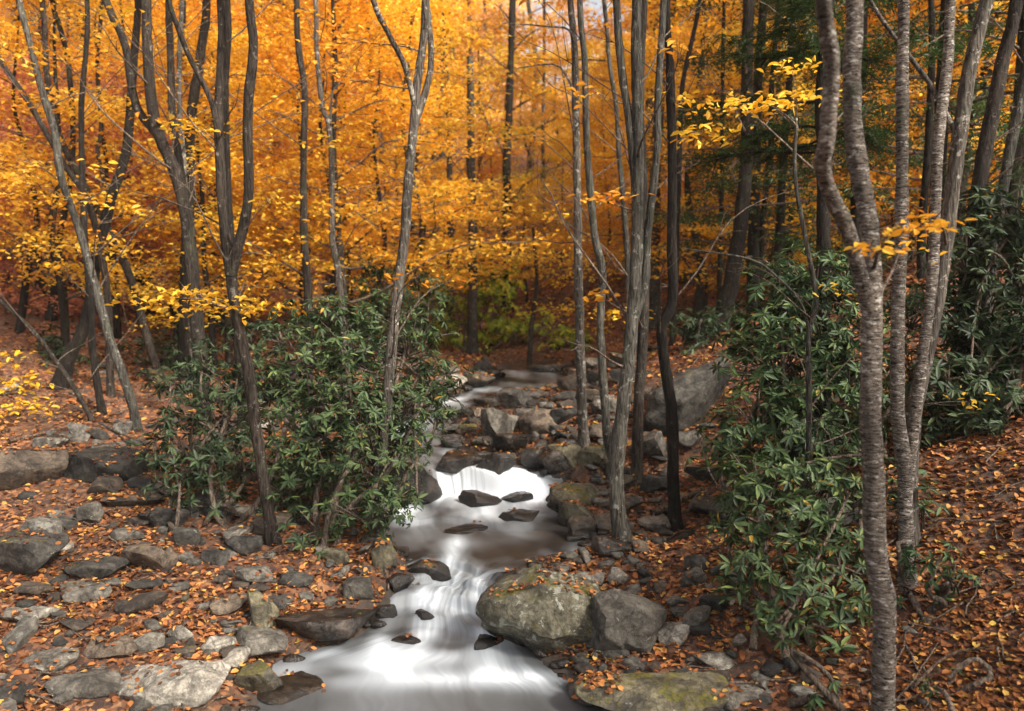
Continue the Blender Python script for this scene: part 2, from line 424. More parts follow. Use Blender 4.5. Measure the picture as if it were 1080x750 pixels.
# ------------------------------------------------------------------ ground sheet
def axis(a, b, near0, near1, fine, grow):
    v = list(np.arange(near0, near1, fine)); s = fine; x = near1
    while x < b: v.append(x); s *= grow; x += s
    v.append(b); s = fine; x = near0 - fine; lo = []
    while x > a: lo.append(x); s *= grow; x -= s
    lo.append(a)
    return np.array(lo[::-1] + v)
gx = axis(-110, 110, -5.5, 5.5, .05, 1.045)
gy = axis(-25, 130, 3.0, 13.5, .05, 1.035)
GX, GY = np.meshgrid(gx, gy)
GZ = height(GX, GY)
acc = Acc(); nx, ny = len(gx), len(gy)
i = np.arange(ny - 1)[:, None] * nx; j = np.arange(nx - 1)[None, :]
acc.add(np.stack([GX, GY, GZ], -1), np.stack([i + j, i + j + 1, i + nx + j + 1, i + nx + j], -1).reshape(-1, 4))
me = acc.mesh('ground', [M['ground']], {0})
at_ = me.attributes.new('bed', 'FLOAT', 'POINT')
l = np.interp(GY, SY, SLx); r_ = np.interp(GY, SY, SRx)
dd = np.maximum(l - GX, GX - r_)
bedv = 1 - sstep(.02, .3 + .3 * (n2(GX, GY, 2.5, 77) + .3), dd)
bedv = bedv * (1 - sstep(13.5, 16, GY))
at_.data.foreach_set('value', bedv.ravel().astype(np.float32))
tag(link('ground', me), 'forest floor strewn with orange fallen leaves, rising to a wooded hillside', kind='structure')

# ------------------------------------------------------------------ water
NV, NU = 950, 260
vy = np.linspace(2.6, WEND + .8, NV); uu = np.linspace(-.06, 1.06, NU)
VY, UU = np.meshgrid(vy, uu, indexing='ij')
lx = np.interp(VY, SY, SLx); rx = np.interp(VY, SY, SRx)
WX = lx + UU * (rx - lx)
WZg = wlevel(WX, VY)
eps = .12
slope = np.abs(wlevel(WX, VY + eps) - wlevel(WX, VY - eps)) / (2 * eps)
# broad silk-like waves that follow the flow
UW = UU + .09 * n2(WX, VY, 1.9, 41) + .035 * n2(WX, VY, 5.0, 42, 2)
U3 = lambda fu, fv, s: fbm(np.stack([UW * fu, VY * fv + 0 * UU, UU * 0 + s], -1), s, 3)
wave = .040 * U3(4, 1.6, 3) + .012 * U3(11, 2.2, 6)
WZg = WZg + wave * sstep(0, .12, UU) * sstep(0, .12, 1 - UU) * (.35 + 2.2 * np.clip(slope, 0, .5))
down = slope.copy()
step = int(.12 / (vy[1] - vy[0])); carry = np.zeros_like(slope); cur = slope[-1] * 0
for k in range(NV - 1, -1, -1):
    cur = np.maximum(cur * .990, np.clip((slope[k] - .08) * 2.4, 0, .9)); carry[k] = cur
foam = carry * (.42 + .50 * U3(4, .8, 12) + .22 * U3(15, .8, 18)) + .24 + .30 * U3(3.5, 1.0, 15)
def fblob(px, py, rx_, ry_, a):
    global foam
    p = ghit(px, py); s = p[1] / F
    # vertical extent in the picture is foreshortened on the water
    ky = p[1] * s / (CAMZ - p[2]) 
    foam = foam + a * np.exp(-((WX - p[0]) / (rx_ * s)) ** 2 - ((VY - p[1]) / (ry_ * ky)) ** 2)
for b_ in [(480, 512, 10, 8, .5), (500, 532, 50, 6, .5), (560, 508, 14, 10, .6), (545, 522, 34, 9, .55), (470, 548, 26, 9, .25), (440, 570, 30, 8, .25), (560, 540, 40, 6, .2), (580, 560, 26, 6, .25),
           (440, 592, 26, 6, -.3), (540, 600, 60, 12, -.5), (515, 612, 16, 14, -.35), (480, 601, 10, 10, .6), (477, 622, 12, 12, .7), (450, 650, 22, 14, .3), (503, 642, 10, 12, .6), (477, 676, 20, 12, .5), (540, 575, 30, 6, .2), (425, 655, 16, 20, -.5),
           (450, 700, 26, 10, .75), (510, 700, 18, 10, .75), (400, 706, 30, 8, .35), (350, 714, 34, 8, .35), (457, 728, 70, 10, .5), (560, 738, 60, 14, .6), (480, 752, 110, 12, .55), (400, 738, 40, 6, .3), (500, 560, 60, 7, .3), (500, 540, 70, 8, .3), (333, 728, 36, 8, -.4), (345, 747, 40, 8, -.5), (405, 668, 22, 12, -.5),
           (420, 690, 20, 6, -.25), (485, 716, 22, 4, -.3), (600, 580, 40, 9, -.4), (532, 556, 14, 6, -.2), (432, 466, 30, 6, .6), (475, 434, 22, 4, .6), (510, 420, 24, 3, .4), (560, 408, 30, 3, .3)]:
    fblob(*b_)
foam = foam * (.80 + .55 * U3(6, 1.1, 33) + .17 * U3(30, .7, 51) + .09 * U3(70, .9, 52)) * (1 - .55 * np.clip(slope * 1.6, 0, 1) * np.clip(.3 + 1.6 * U3(26, .6, 35), 0, 1))
edge = .12 * n2(WX, VY, 3.0, 66)
foam = foam * (.40 + .60 * sstep(0, .16, UU + edge) * sstep(0, .16, 1 - UU + edge)) * .86
# dark clear water slipping between the white threads
foam = foam - .28 * sstep(.05, .5, n2(WX, VY, 2.4, 71)) * (1 - sstep(.7, 1.1, foam)) * sstep(5.0, 5.6, VY)
foam = np.clip(foam, 0, 1)
acc = Acc(); i = np.arange(NV - 1)[:, None] * NU; j = np.arange(NU - 1)[None, :]
WATER_V = [WX, VY, WZg]

# ------------------------------------------------------------------ rocks
def ico(sub):
    bm = bmesh.new(); bmesh.ops.create_icosphere(bm, subdivisions=sub, radius=1)
    V = np.array([v.co[:] for v in bm.verts]); Fc = np.array([[v.index for v in f.verts] for f in bm.faces]); bm.free()
    return V, Fc
ICO = {k: ico(k) for k in (3, 4, 5)}
def rock_verts(seed, sub, size, flat=False, angular=.93, planes=None):
    rs = np.random.default_rng(seed)
    V, Fc = ICO[sub]; V = V.copy()
    N = unit(rs.normal(size=(13, 3))); d = rs.uniform(.42, .85, 13)
    N = np.concatenate([N, [[0, .1, 1]]]); d = np.append(d, .62 if not flat else .45)
    if planes:
        N = unit(np.array([p[:3] for p in planes], float)); d = np.array([p[3] for p in planes])
    for n_, dd_ in zip(N, d):
        t = V @ n_; ex = np.clip(t - dd_, 0, None); V -= (ex * angular)[:, None] * n_
    V /= np.abs(V).max(0)
    V *= 1 + .10 * fbm(V * 1.5 + seed * 3.1, seed, 3)[:, None]
    S = np.array(size) / 2
    W_ = V * S
    k = min(size)
    nn = unit(V / S)
    W_ += nn * (k * .10 * fbm(W_ / k * 2.2 + seed, seed + 5, 4) + k * .035 * fbm(W_ / k * 9 + seed, seed + 9, 3))[:, None]
    # bedding ledges
    W_ += nn * (.03 * k * np.abs(vnoise(np.stack([W_[:, 0] * 1.5, W_[:, 1] * 1.5, W_[:, 2] * 14 / max(k, .05) * .3], -1), seed)))[:, None]
    return W_, Fc
ROCKS = []
def rock_obj(name, seed, size, rot, loc, mat, sub, label, group, flat=False, tilt=(0, 0), planes=None):
    V, Fc = rock_verts(seed, sub, size, flat, planes=planes)
    a = Acc(); a.add(V, Fc); me = a.mesh(name, [M[mat]], {0})
    try: me.set_sharp_from_angle(angle=R(38))
    except Exception: pass
    o = link(name, me, loc=loc); o.rotation_euler = (tilt[0], tilt[1], rot)
    wx_, wy_ = V[:, 0] + loc[0], V[:, 1] + loc[1]
    dch = np.maximum(np.interp(wy_, SY, SLx) - wx_, wx_ - np.interp(wy_, SY, SRx))
    hgt = V[:, 2] + loc[2] - wlevel(wx_, np.maximum(wy_ - .1, 0)) + .05 * fbm(V * 6 + seed, 3, 3)
    wet = (1 - sstep(.07, .17, hgt)) * (1 - sstep(.05, .3, dch))
    at_ = me.attributes.new('wet', 'FLOAT', 'POINT'); at_.data.foreach_set('value', wet.astype(np.float32))
    tag(o, label, 'rock' if name != 'boulder' else 'boulder', group)
    ROCKS.append(o); return o
def place(name, cx, by, wpx, hpx, mat, label, group, seed=None, flat=False, depth=.75, rot=0, tilt=(0, 0), Y=None, sub=4, sink=.26, planes=None):
    seed = seed or int(cx * 7 + by * 13)
    g = ghit(cx, by - hpx * .12) if Y is None else None
    y0 = g[1] if Y is None else Y
    s = proj((0, y0, .5))[2] / F
    W_ = wpx * s; D_ = W_ * depth
    dep = max((CAMZ - (hz(at(cx, by, y0)[0], y0))) / y0, .05)
    H_ = max(hpx * s - D_ * dep * .55, hpx * s * .45, .05)
    yc = y0 + D_ * .32
    xc = at(cx, by, yc)[0]
    zb = max(hz(xc, yc), float(wlevel(np.array([xc]), np.array([yc]))[0]) - .02)
    Hf = H_ / (1 - sink)
    bot = CAMZ + ray(cx, by)[2] * (y0 / ray(cx, by)[1])
    zc = zb + H_ / 2 - sink * Hf / 2
    return rock_obj(name, seed, (W_ * 1.06, D_, Hf * 1.08), rot, (xc, yc, zc), mat, sub, label, group, flat, tilt, planes)
GB, GR = 'boulders beside the stream', 'rocks on the left bank'
GW, GF, GRB = 'wet rocks in and beside the water', 'rocks in the stream far behind', 'rocks on the right bank'
PB1 = [(.30, -.85, .35, .52), (-.5, -.75, .35, .56), (-.65, -.55, -.50, .60), (-.62, -.1, .75, .60), (.5, -.15, .85, .60), (1, -.1, .15, .72), (-1, .1, .05, .8), (0, .9, .5, .6), (.1, -.4, .9, .74), (.2, -.8, -.6, .75)]
PB2 = [(.25, -.92, .25, .50), (.50, -.1, .86, .52), (-.35, -.3, .88, .62), (.9, -.4, -.1, .68), (-.95, -.25, .1, .6), (.6, -.7, .35, .66), (-.1, -.8, -.6, .7), (0, .9, .4, .6)]
BIG = [
 ('boulder', 574, 716, 132, 118, 'rock_lichen', 'tall lichen and moss covered boulder beside the lower cascade', GB, dict(seed=41, depth=.8, sub=5, planes=PB1, sink=.12)),
 ('boulder', 657, 704, 84, 88, 'rock_grey', 'grey split boulder pressed against the right side of the mossy boulder', GB, dict(seed=57, depth=.8, sub=5, planes=PB2, sink=.12)),
 ('boulder', 690, 766, 165, 52, 'rock_moss', 'broad flat brown slab with leaves in front of the split boulder', GB, dict(flat=True, seed=9, depth=.55, sub=5)),
 ('boulder', 196, 750, 146, 54, 'rock_pale', 'long rounded pale lichen boulder at the bottom left edge of the water', GB, dict(seed=13, depth=.5, sub=5)),
 ('rock', 92, 744, 78, 36, 'rock_grey', 'grey pointed rock left of the long pale boulder', GR, {}),
 ('rock', 58, 711, 60, 26, 'rock_grey', 'low grey rock above the pointed rock near the bottom left', GR, dict(flat=True)),
 ('rock', 120, 700, 54, 26, 'rock_brown', 'brown rounded rock just above the long pale boulder', GR, {}),
 ('rock', 155, 650, 54, 24, 'rock_brown', 'thin tilted brown slab resting on leaves on the left bank', GR, dict(flat=True, tilt=(.1, -.3))),
 ('rock', 88, 637, 60, 22, 'rock_grey', 'flat grey stone left of the thin tilted slab', GR, dict(flat=True)),
 ('rock', 36, 636, 42, 18, 'rock_brown', 'small flat brown stone below the dark shaded boulder', GR, dict(flat=True)),
 ('rock', 43, 582, 62, 34, 'rock_pale', 'pale grey wedge shaped rock resting above the dark shaded boulder', GR, dict(seed=23)),
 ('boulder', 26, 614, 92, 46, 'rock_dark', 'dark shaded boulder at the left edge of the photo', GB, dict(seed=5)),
 ('rock', 100, 614, 66, 26, 'rock_dark', 'dark flat rock between the shaded boulder and the brown block', GR, dict(flat=True)),
 ('rock', 159, 607, 58, 36, 'rock_brown', 'brown angular block with a flat sloping face', GR, dict(seed=31)),
 ('rock', 172, 563, 58, 26, 'rock_dark', 'dark ledge of rock behind the brown angular block', GR, {}),
 ('rock', 98, 556, 30, 22, 'rock_grey', 'small grey rock above the pale wedge shaped rock', GR, {}),
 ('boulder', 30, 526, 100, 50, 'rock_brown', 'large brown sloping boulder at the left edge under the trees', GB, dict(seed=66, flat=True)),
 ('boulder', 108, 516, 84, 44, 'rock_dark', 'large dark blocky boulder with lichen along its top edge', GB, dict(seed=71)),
 ('rock', 52, 478, 36, 18, 'rock_grey', 'grey stone just above the large brown sloping boulder', GR, dict(flat=True)),
 ('rock', 68, 470, 30, 16, 'rock_grey', 'left one of the small slabs leaning behind the blocky boulder', GR, dict(flat=True, tilt=(0, .4))),
 ('rock', 86, 468, 26, 18, 'rock_pale', 'middle one of the small slabs leaning behind the blocky boulder', GR, dict(flat=True, tilt=(0, .45))),
 ('rock', 104, 466, 26, 15, 'rock_grey', 'right one of the small slabs leaning behind the blocky boulder', GR, dict(flat=True, tilt=(0, .3))),
 ('rock', 132, 462, 24, 19, 'rock_pale', 'white spotted stone at the foot of the pale leaning tree', GR, {}),
 ('rock', 150, 520, 30, 20, 'rock_dark', 'mossy dark rock right of the blocky boulder', GR, {}),
 ('rock', 276, 668, 38, 36, 'rock_moss', 'upright brown rock with moss on its right side', GR, dict(seed=81)),
 ('rock', 272, 736, 56, 38, 'rock_moss', 'moss covered rock at the right end of the long pale boulder', GR, dict(seed=82)),
 ('rock', 303, 760, 92, 18, 'rock_brown', 'flat brown slab at the bottom edge by the water', GW, dict(flat=True)),
 ('boulder', 342, 698, 138, 40, 'rock_wet', 'long wet dark slab overhanging the pool on the left bank', GW, dict(seed=90, flat=True, depth=.45)),
 ('rock', 378, 640, 30, 28, 'rock_grey', 'grey rock in leaves above the long wet slab', GR, {}),
 ('rock', 325, 672, 40, 24, 'rock_moss', 'brown rock with leaves in its hollow on the left bank', GR, {}),
 ('rock', 292, 648, 42, 18, 'rock_dark', 'mossy rock at the foot of the upright brown rock', GR, {}),
 ('rock', 405, 603, 26, 34, 'rock_moss', 'upright mossy stone at the tip of the left bank', GW, {}),
 ('rock', 448, 618, 58, 28, 'rock_wet', 'wet brown rock with leaves at the narrow of the stream', GW, dict(seed=101)),
 ('rock', 421, 630, 30, 20, 'rock_wet', 'small wet rock under the one at the narrow', GW, {}),
 ('rock', 410, 665, 26, 24, 'rock_wet', 'small dark rock at the left of the lower cascade', GW, {}),
 ('boulder', 430, 555, 66, 48, 'rock_wet', 'dark round boulder at the water under the rhododendron', GW, dict(seed=110)),
 ('rock', 482, 527, 54, 30, 'rock_wet', 'wide blocky rock the upper fall pours over', GW, dict(seed=112, sink=.15, sub=4)),
 ('rock', 526, 526, 44, 26, 'rock_wet', 'smaller blocky rock right of the upper fall', GW, dict(seed=113, sink=.15, sub=4)),
 ('rock', 502, 564, 52, 24, 'rock_wet', 'dark rounded rock in the middle of the upper pool', GW, dict(seed=114, sink=.15)),
 ('rock', 490, 592, 54, 14, 'rock_wet', 'low dark hump awash in the middle pool', GW, dict(seed=115)),
 ('rock', 546, 558, 38, 16, 'rock_wet', 'dark rock forming the small step on the right', GW, dict(seed=116)),
 ('rock', 548, 582, 50, 22, 'rock_wet', 'flat wet rock with orange leaves on it in the pool', GW, dict(seed=117, flat=True)),
 ('rock', 606, 546, 56, 38, 'rock_moss', 'rounded yellow mossy boulder on the right edge of the pool', GW, dict(seed=120)),
 ('rock', 608, 562, 42, 28, 'rock_moss', 'mossy rock just below the rounded yellow one', GW, dict(seed=121)),
 ('rock', 615, 576, 30, 26, 'rock_brown', 'brown rock between the mossy rocks and the wet ledge', GW, dict(seed=122)),
 ('rock', 642, 586, 50, 24, 'rock_wet', 'low wet ledge under the roots of the big grey tree', GW, dict(seed=123, flat=True)),
 ('rock', 640, 563, 30, 18, 'rock_brown', 'brown stone leaning on the trunk of the big grey tree', GRB, {}),
 ('rock', 607, 585, 22, 12, 'rock_wet', 'little round rock at the water right of the pool', GW, {}),
 ('rock', 585, 520, 36, 26, 'rock_wet', 'dark rock at the right of the upper fall', GW, dict(seed=130)),
 ('rock', 543, 434, 42, 26, 'rock_pale', 'pale triangular boulder in the far stream', GF, dict(seed=140)),
 ('boulder', 525, 467, 46, 34, 'rock_grey', 'round grey boulder in the far stream bed', GF, dict(seed=141, depth=.9)),
 ('rock', 578, 406, 44, 12, 'rock_pale', 'long pale slab lying far up the stream', GF, dict(flat=True, depth=.4)),
 ('rock', 612, 402, 28, 12, 'rock_grey', 'tilted grey slab behind the birch far upstream', GF, dict(flat=True, tilt=(0, .35))),
 ('rock', 570, 462, 48, 28, 'rock_brown', 'brown leaf covered rock right of the round grey boulder', GF, {}),
 ('rock', 596, 500, 36, 26, 'rock_moss', 'yellow lichen rock above the upper fall on the right', GRB, {}),
 ('rock', 565, 500, 34, 26, 'rock_wet', 'dark mottled rock at the lip of the upper fall', GRB, {}),
 ('rock', 630, 468, 44, 20, 'rock_brown', 'brown slab between the two thin birches', GRB, dict(flat=True)),
 ('rock', 600, 440, 40, 18, 'rock_brown', 'brown slab left of the thin birch trunk', GF, dict(flat=True)),
 ('rock', 500, 412, 40, 18, 'rock_brown', 'brown broken rock left of the far stream', GF, {}),
 ('rock', 522, 402, 24, 12, 'rock_dark', 'dark stone at the head of the visible stream', GF, {}),
 ('rock', 505, 444, 20, 12, 'rock_brown', 'small brown stone above the round grey boulder', GF, {}),
 ('rock', 487, 440, 22, 10, 'rock_wet', 'dark stone between two threads of white water', GF, {}),
 ('rock', 496, 496, 26, 10, 'rock_wet', 'low dark rock behind the lip of the upper fall', GF, {}),
 ('boulder', 722, 462, 108, 62, 'rock_dark', 'huge dark slab sloping up behind the dark crooked trunk', GB, dict(seed=150, flat=True, tilt=(0, -.5), depth=.8, sub=5)),
 ('boulder', 690, 492, 48, 28, 'rock_grey', 'grey boulder under the huge dark slab', GRB, dict(seed=151)),
 ('rock', 728, 482, 34, 18, 'rock_grey', 'grey rock right of the dark crooked trunk', GRB, {}),
 ('rock', 690, 526, 34, 24, 'rock_dark', 'dark rock between the big grey tree and the crooked trunk', GRB, {}),
 ('rock', 733, 606, 26, 24, 'rock_grey', 'rounded grey rock at the edge of the right bushes', GRB, {}),
 ('rock', 731, 624, 28, 20, 'rock_grey', 'grey wedge below the rounded grey rock', GRB, dict(tilt=(0, -.4))),
 ('rock', 695, 628, 24, 14, 'rock_brown', 'small tilted brown stone behind the split boulder', GRB, {}),
 ('rock', 652, 618, 26, 16, 'rock_pale', 'pale stone resting behind the split boulder', GRB, {}),
 ('rock', 624, 620, 36, 16, 'rock_pale', 'pale flat stone behind the mossy boulder', GRB, dict(flat=True)),
 ('rock', 640, 602, 18, 12, 'rock_grey', 'little grey stone on the leafy spit behind the boulders', GRB, {}),
 ('rock', 716, 645, 26, 14, 'rock_grey', 'flat grey stone among leaves near the bushes', GRB, dict(flat=True)),
 ('rock', 720, 656, 28, 12, 'rock_dark', 'lower dark stone of the pair near the bushes', GRB, dict(flat=True)),
 ('rock', 708, 682, 44, 22, 'rock_pale', 'pale broken slab right of the split boulder', GRB, dict(flat=True, tilt=(0, -.3))),
 ('rock', 735, 672, 34, 24, 'rock_grey', 'pale topped rock leaning up under the bush', GRB, dict(tilt=(0, -.3))),
 ('rock', 760, 712, 50, 26, 'rock_pale', 'pale rough rock right of the flat brown slab', GRB, {}),
 ('rock', 850, 748, 34, 18, 'rock_pale', 'pale stone at the bottom under the right bush', GRB, {}),
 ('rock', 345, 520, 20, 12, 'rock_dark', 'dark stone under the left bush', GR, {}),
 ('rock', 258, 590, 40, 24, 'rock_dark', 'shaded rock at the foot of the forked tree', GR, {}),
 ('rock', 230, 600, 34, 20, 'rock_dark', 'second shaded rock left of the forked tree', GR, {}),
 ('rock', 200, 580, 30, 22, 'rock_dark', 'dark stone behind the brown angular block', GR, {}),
 ('rock', 268, 622, 42, 20, 'rock_grey', 'grey ledge below the forked tree', GR, {}),
 ('rock', 232, 690, 34, 20, 'rock_pale', 'speckled pale stone above the long pale boulder', GR, {}),
 ('rock', 190, 680, 28, 18, 'rock_pale', 'round pale stone on the left bank leaves', GR, {}),
 ('rock', 194, 694, 26, 14, 'rock_brown', 'reddish rounded stone beside the speckled pale stone', GR, {}),
 ('rock', 155, 690, 40, 20, 'rock_grey', 'grey stone touching the brown rounded rock', GR, {}),
 ('rock', 82, 668, 40, 18, 'rock_brown', 'low brown stone sunk in leaves on the left', GR, dict(flat=True)),
 ('rock', 627, 505, 36, 22, 'rock_moss', 'mossy ledge between the kinked tree and the big grey tree', GRB, {}),
 ('rock', 604, 480, 34, 20, 'rock_wet', 'dark ledge behind the yellow lichen rock', GRB, dict(flat=True)),
 ('rock', 640, 484, 30, 15, 'rock_dark', 'dark flat rock at the foot of the kinked tree', GRB, dict(flat=True)),
 ('rock', 588, 452, 40, 18, 'rock_dark', 'dark slab lying between the brown leaf covered rock and the birch', GF, dict(flat=True, tilt=(0, -.15))),
 ('rock', 640, 440, 38, 16, 'rock_grey', 'grey slab right of the birch pair', GF, dict(flat=True, tilt=(0, .2))),
 ('rock', 562, 424, 32, 13, 'rock_pale', 'pale flat rock just above the triangular boulder', GF, dict(flat=True)),
 ('rock', 603, 424, 36, 13, 'rock_dark', 'dark long slab left of the birch far upstream', GF, dict(flat=True)),
 ('rock', 540, 482, 40, 20, 'rock_wet', 'wet dark block behind the round grey boulder, above the fall', GF, {}),
 ('rock', 660, 520, 24, 18, 'rock_moss', 'mossy stone between the two grey trunks', GRB, {}),
 ('rock', 592, 536, 30, 20, 'rock_wet', 'wet dark rock under the rounded yellow mossy boulder', GW, dict(seed=171)),
 ('rock', 480, 476, 30, 16, 'rock_wet', 'wet rock at the tip of the left bush', GF, {}),
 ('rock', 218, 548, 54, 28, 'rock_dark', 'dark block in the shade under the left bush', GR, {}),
 ('rock', 135, 541, 62, 22, 'rock_brown', 'brown shelf of rock below the dark blocky boulder', GR, dict(flat=True)),
 ('rock', 30, 660, 62, 20, 'rock_grey', 'flat grey slab near the left edge in leaves', GR, dict(flat=True)),
 ('rock', 70, 560, 30, 14, 'rock_dark', 'small dark stone right of the pale wedge shaped rock', GR, {}),
 ('rock', 238, 650, 44, 22, 'rock_brown', 'brown slab left of the upright brown rock', GR, dict(flat=True, tilt=(0, -.2))),
 ('rock', 10, 745, 50, 26, 'rock_dark', 'dark slab cut by the bottom left corner', GR, dict(flat=True)),
 ('rock', 150, 626, 40, 16, 'rock_dark', 'thin dark slab under the brown angular block', GR, dict(flat=True)),
 ('rock', 310, 620, 40, 20, 'rock_dark', 'dark rock in leaves below the left bush', GR, {}),
 ('rock', 355, 600, 34, 18, 'rock_moss', 'low mossy rock under the bush near the water', GR, {}),
 ('rock', 780, 745, 60, 22, 'rock_grey', 'grey rock half hidden under the low rhododendron', GRB, dict(flat=True)),
 ('rock', 755, 650, 34, 20, 'rock_dark', 'dark rock in the shade of the low rhododendron', GRB, {}),
 ('rock', 422, 720, 52, 24, 'rock_wet', 'dark rock the lowest fall slides over', GW, dict(seed=101, sink=.35, flat=True)),
 ('rock', 514, 720, 40, 24, 'rock_wet', 'rock with a veil of falling water by the mossy boulder', GW, dict(seed=112, sink=.35, flat=True)),
 ('rock', 446, 690, 24, 15, 'rock_wet', 'small round dark rock in the middle of the lower cascade', GW, dict(seed=114, sink=.3)),
]
for name, cx, by, w_, h_, mat, lab, grp, kw in BIG:
    place(name, cx, by, w_, h_, mat, lab, grp, **kw)

# shared small stones, placed over the banks
protos = {}
for mk in ('rock_grey', 'rock_pale', 'rock_brown', 'rock_dark', 'rock_wet', 'rock_moss'):
    protos[mk] = []
    for k in range(4):
        V, Fc = rock_verts(500 + k * 7 + len(mk), 3, (1, .8, .5), k % 2 == 0)
        a = Acc(); a.add(V, Fc); me = a.mesh('stone', [M[mk]], {0}); me.set_sharp_from_angle(angle=R(38)); protos[mk].append(me)
LM = [(574, 660, 'the tall mossy boulder'), (656, 660, 'the grey split boulder'), (690, 735, 'the broad flat brown slab'), (196, 722, 'the long pale boulder'),
      (92, 726, 'the pointed grey rock'), (26, 590, 'the dark shaded boulder'), (159, 590, 'the brown angular block'), (30, 500, 'the large brown sloping boulder'),
      (108, 495, 'the dark blocky boulder'), (342, 675, 'the long wet slab'), (430, 530, 'the dark round boulder'), (605, 530, 'the yellow mossy boulder'),
      (525, 450, 'the round grey boulder'), (722, 430, 'the huge dark slab'), (733, 600, 'the right bushes'), (275, 560, 'the forked tree'), (276, 650, 'the upright mossy rock'),
      (620, 450, 'the thin birches'), (650, 560, 'the big grey tree'), (578, 400, 'the long far slab'), (932, 700, 'the twin stemmed birch'), (1040, 560, 'the right leaf slope'),
      (155, 645, 'the thin tilted slab'), (405, 590, 'the upright mossy stone'), (445, 470, 'the left bush'), (60, 420, 'the leaning dark trunk'), (750, 700, 'the pale rough rock')]
ORD = ['nearest', 'second nearest', 'third nearest', 'fourth nearest', 'fifth nearest', 'sixth nearest', 'seventh nearest', 'eighth nearest', 'ninth nearest', 'tenth nearest', 'eleventh nearest', 'twelfth nearest']
def ordinal(k):
    return ORD[k] if k < len(ORD) else '%dth nearest' % (k + 1)
small = []
tries = 0
occ = [(o.location.x, o.location.y, max(o.dimensions.x, o.dimensions.y) * .5) for o in ROCKS] if False else []
for o in ROCKS:
    co = np.empty(len(o.data.vertices) * 3); o.data.vertices.foreach_get('co', co); co = co.reshape(-1, 3); occ.append((o.location.x, o.location.y, np.abs(co[:, 0]).max() * .85))
rs = np.random.default_rng(77)
while len(small) < 290 and tries < 20000:
    tries += 1
    px, py = 0, 0
    Y = 3.6 * (14 / 3.6) ** rs.random(); side = rs.random()
    l_, r2_ = np.interp(Y, SY, SLx), np.interp(Y, SY, SRx)
    if side < .42: X = l_ - abs(rs.normal()) * 1.9 + .05
    elif side < .62: X = r2_ + abs(rs.normal()) * .7 - .05
    else: Y = rs.uniform(7.6, 13.2); l_, r2_ = np.interp(Y, SY, SLx), np.interp(Y, SY, SRx); X = rs.uniform(l_, r2_ + 2.2)
    if X - r2_ > 2.3: continue
    p = (X, Y, hz(X, Y)); px, py, d_ = proj(p)
    if not (-5 < px < 1085 and 385 < py < 755): continue
    s_ = (.10 + .30 * rs.random() ** 2) * (1 + .035 * Y)
    if any((X - a) ** 2 + (Y - b) ** 2 < (c * .8 + s_ * .3) ** 2 for a, b, c in occ): continue
    occ.append((X, Y, s_ * .5)); small.append((X, Y, p[2], s_, px, py))
groups = {}
for q in small:
    X, Y, z, s_, px, py = q
    nearw = np.interp(Y, SY, SLx) - .15 < X < np.interp(Y, SY, SRx) + .12
    mk = 'rock_wet' if nearw else ['rock_grey', 'rock_brown', 'rock_grey', 'rock_pale', 'rock_dark', 'rock_moss', 'rock_brown'][int(rs.integers(7))]
    lm = min(LM, key=lambda t: (t[0] - px) ** 2 + (t[1] - py) ** 2)
    dx, dy = px - lm[0], py - lm[1]
    side = ('left of' if dx < 0 else 'right of') if abs(dx) > abs(dy) * 1.3 else ('above' if dy < 0 else 'below')
    groups.setdefault((mk, side, lm[2]), []).append((dx * dx + dy * dy, q))
CN = {'rock_grey': 'grey', 'rock_pale': 'pale', 'rock_brown': 'brown', 'rock_dark': 'dark', 'rock_wet': 'wet', 'rock_moss': 'mossy'}
for (mk, side, lm), lst in groups.items():
    lst.sort()
    for k, (d2, (X, Y, z, s_, px, py)) in enumerate(lst):
        lab = 'small loose %s stone %s %s' % (CN[mk], side, lm) + ('' if len(lst) == 1 else ', %s to it' % ordinal(k))
        o = link('stone', protos[mk][int(rs.integers(4))], loc=(X, Y, z + s_ * .10))
        o.scale = (s_ * rs.uniform(.8, 1.25), s_ * rs.uniform(.8, 1.2), s_ * rs.uniform(.6, 1.1))
        o.rotation_euler = (rs.normal() * .15, rs.normal() * .2, rs.uniform(0, 6.28))
        tag(o, lab, 'stone', 'small stones scattered over the banks'); ROCKS.append(o)
bpy.context.view_layer.update()

# water humps where submerged rocks lie, then the water object
wx, wy, wz = WATER_V
for o in ROCKS:
    if o.data.materials[0] != M['rock_wet'] or o.name.startswith('stone'): continue
    bb = np.array([o.matrix_world @ Vector(c) for c in o.bound_box]); mn, mx_ = bb.min(0), bb.max(0)
    c = (mn + mx_) / 2; s = (mx_ - mn) / 2
    g_ = np.exp(-((wx - c[0]) / (s[0] * 1.3)) ** 2 - ((wy - c[1]) / (s[1] * 1.5)) ** 2)
    wz += .025 * g_
    down_ = np.exp(-((wx - c[0]) / (s[0] * .9)) ** 2 - ((wy - (mn[1] - .18)) / .16) ** 2)
    foam = foam + .32 * down_
foam = np.clip(foam, 0, 1)
acc.add(np.stack([wx, wy, wz], -1), np.stack([i + j, i + j + 1, i + NU + j + 1, i + NU + j], -1).reshape(-1, 4))
me = acc.mesh('stream_water', [M['water']], {0})
a_ = me.attributes.new('foam', 'FLOAT', 'POINT'); a_.data.foreach_set('value', foam.ravel().astype(np.float32))
tag(link('stream_water', me), 'silky white mountain stream stepping down over small falls', kind='structure')

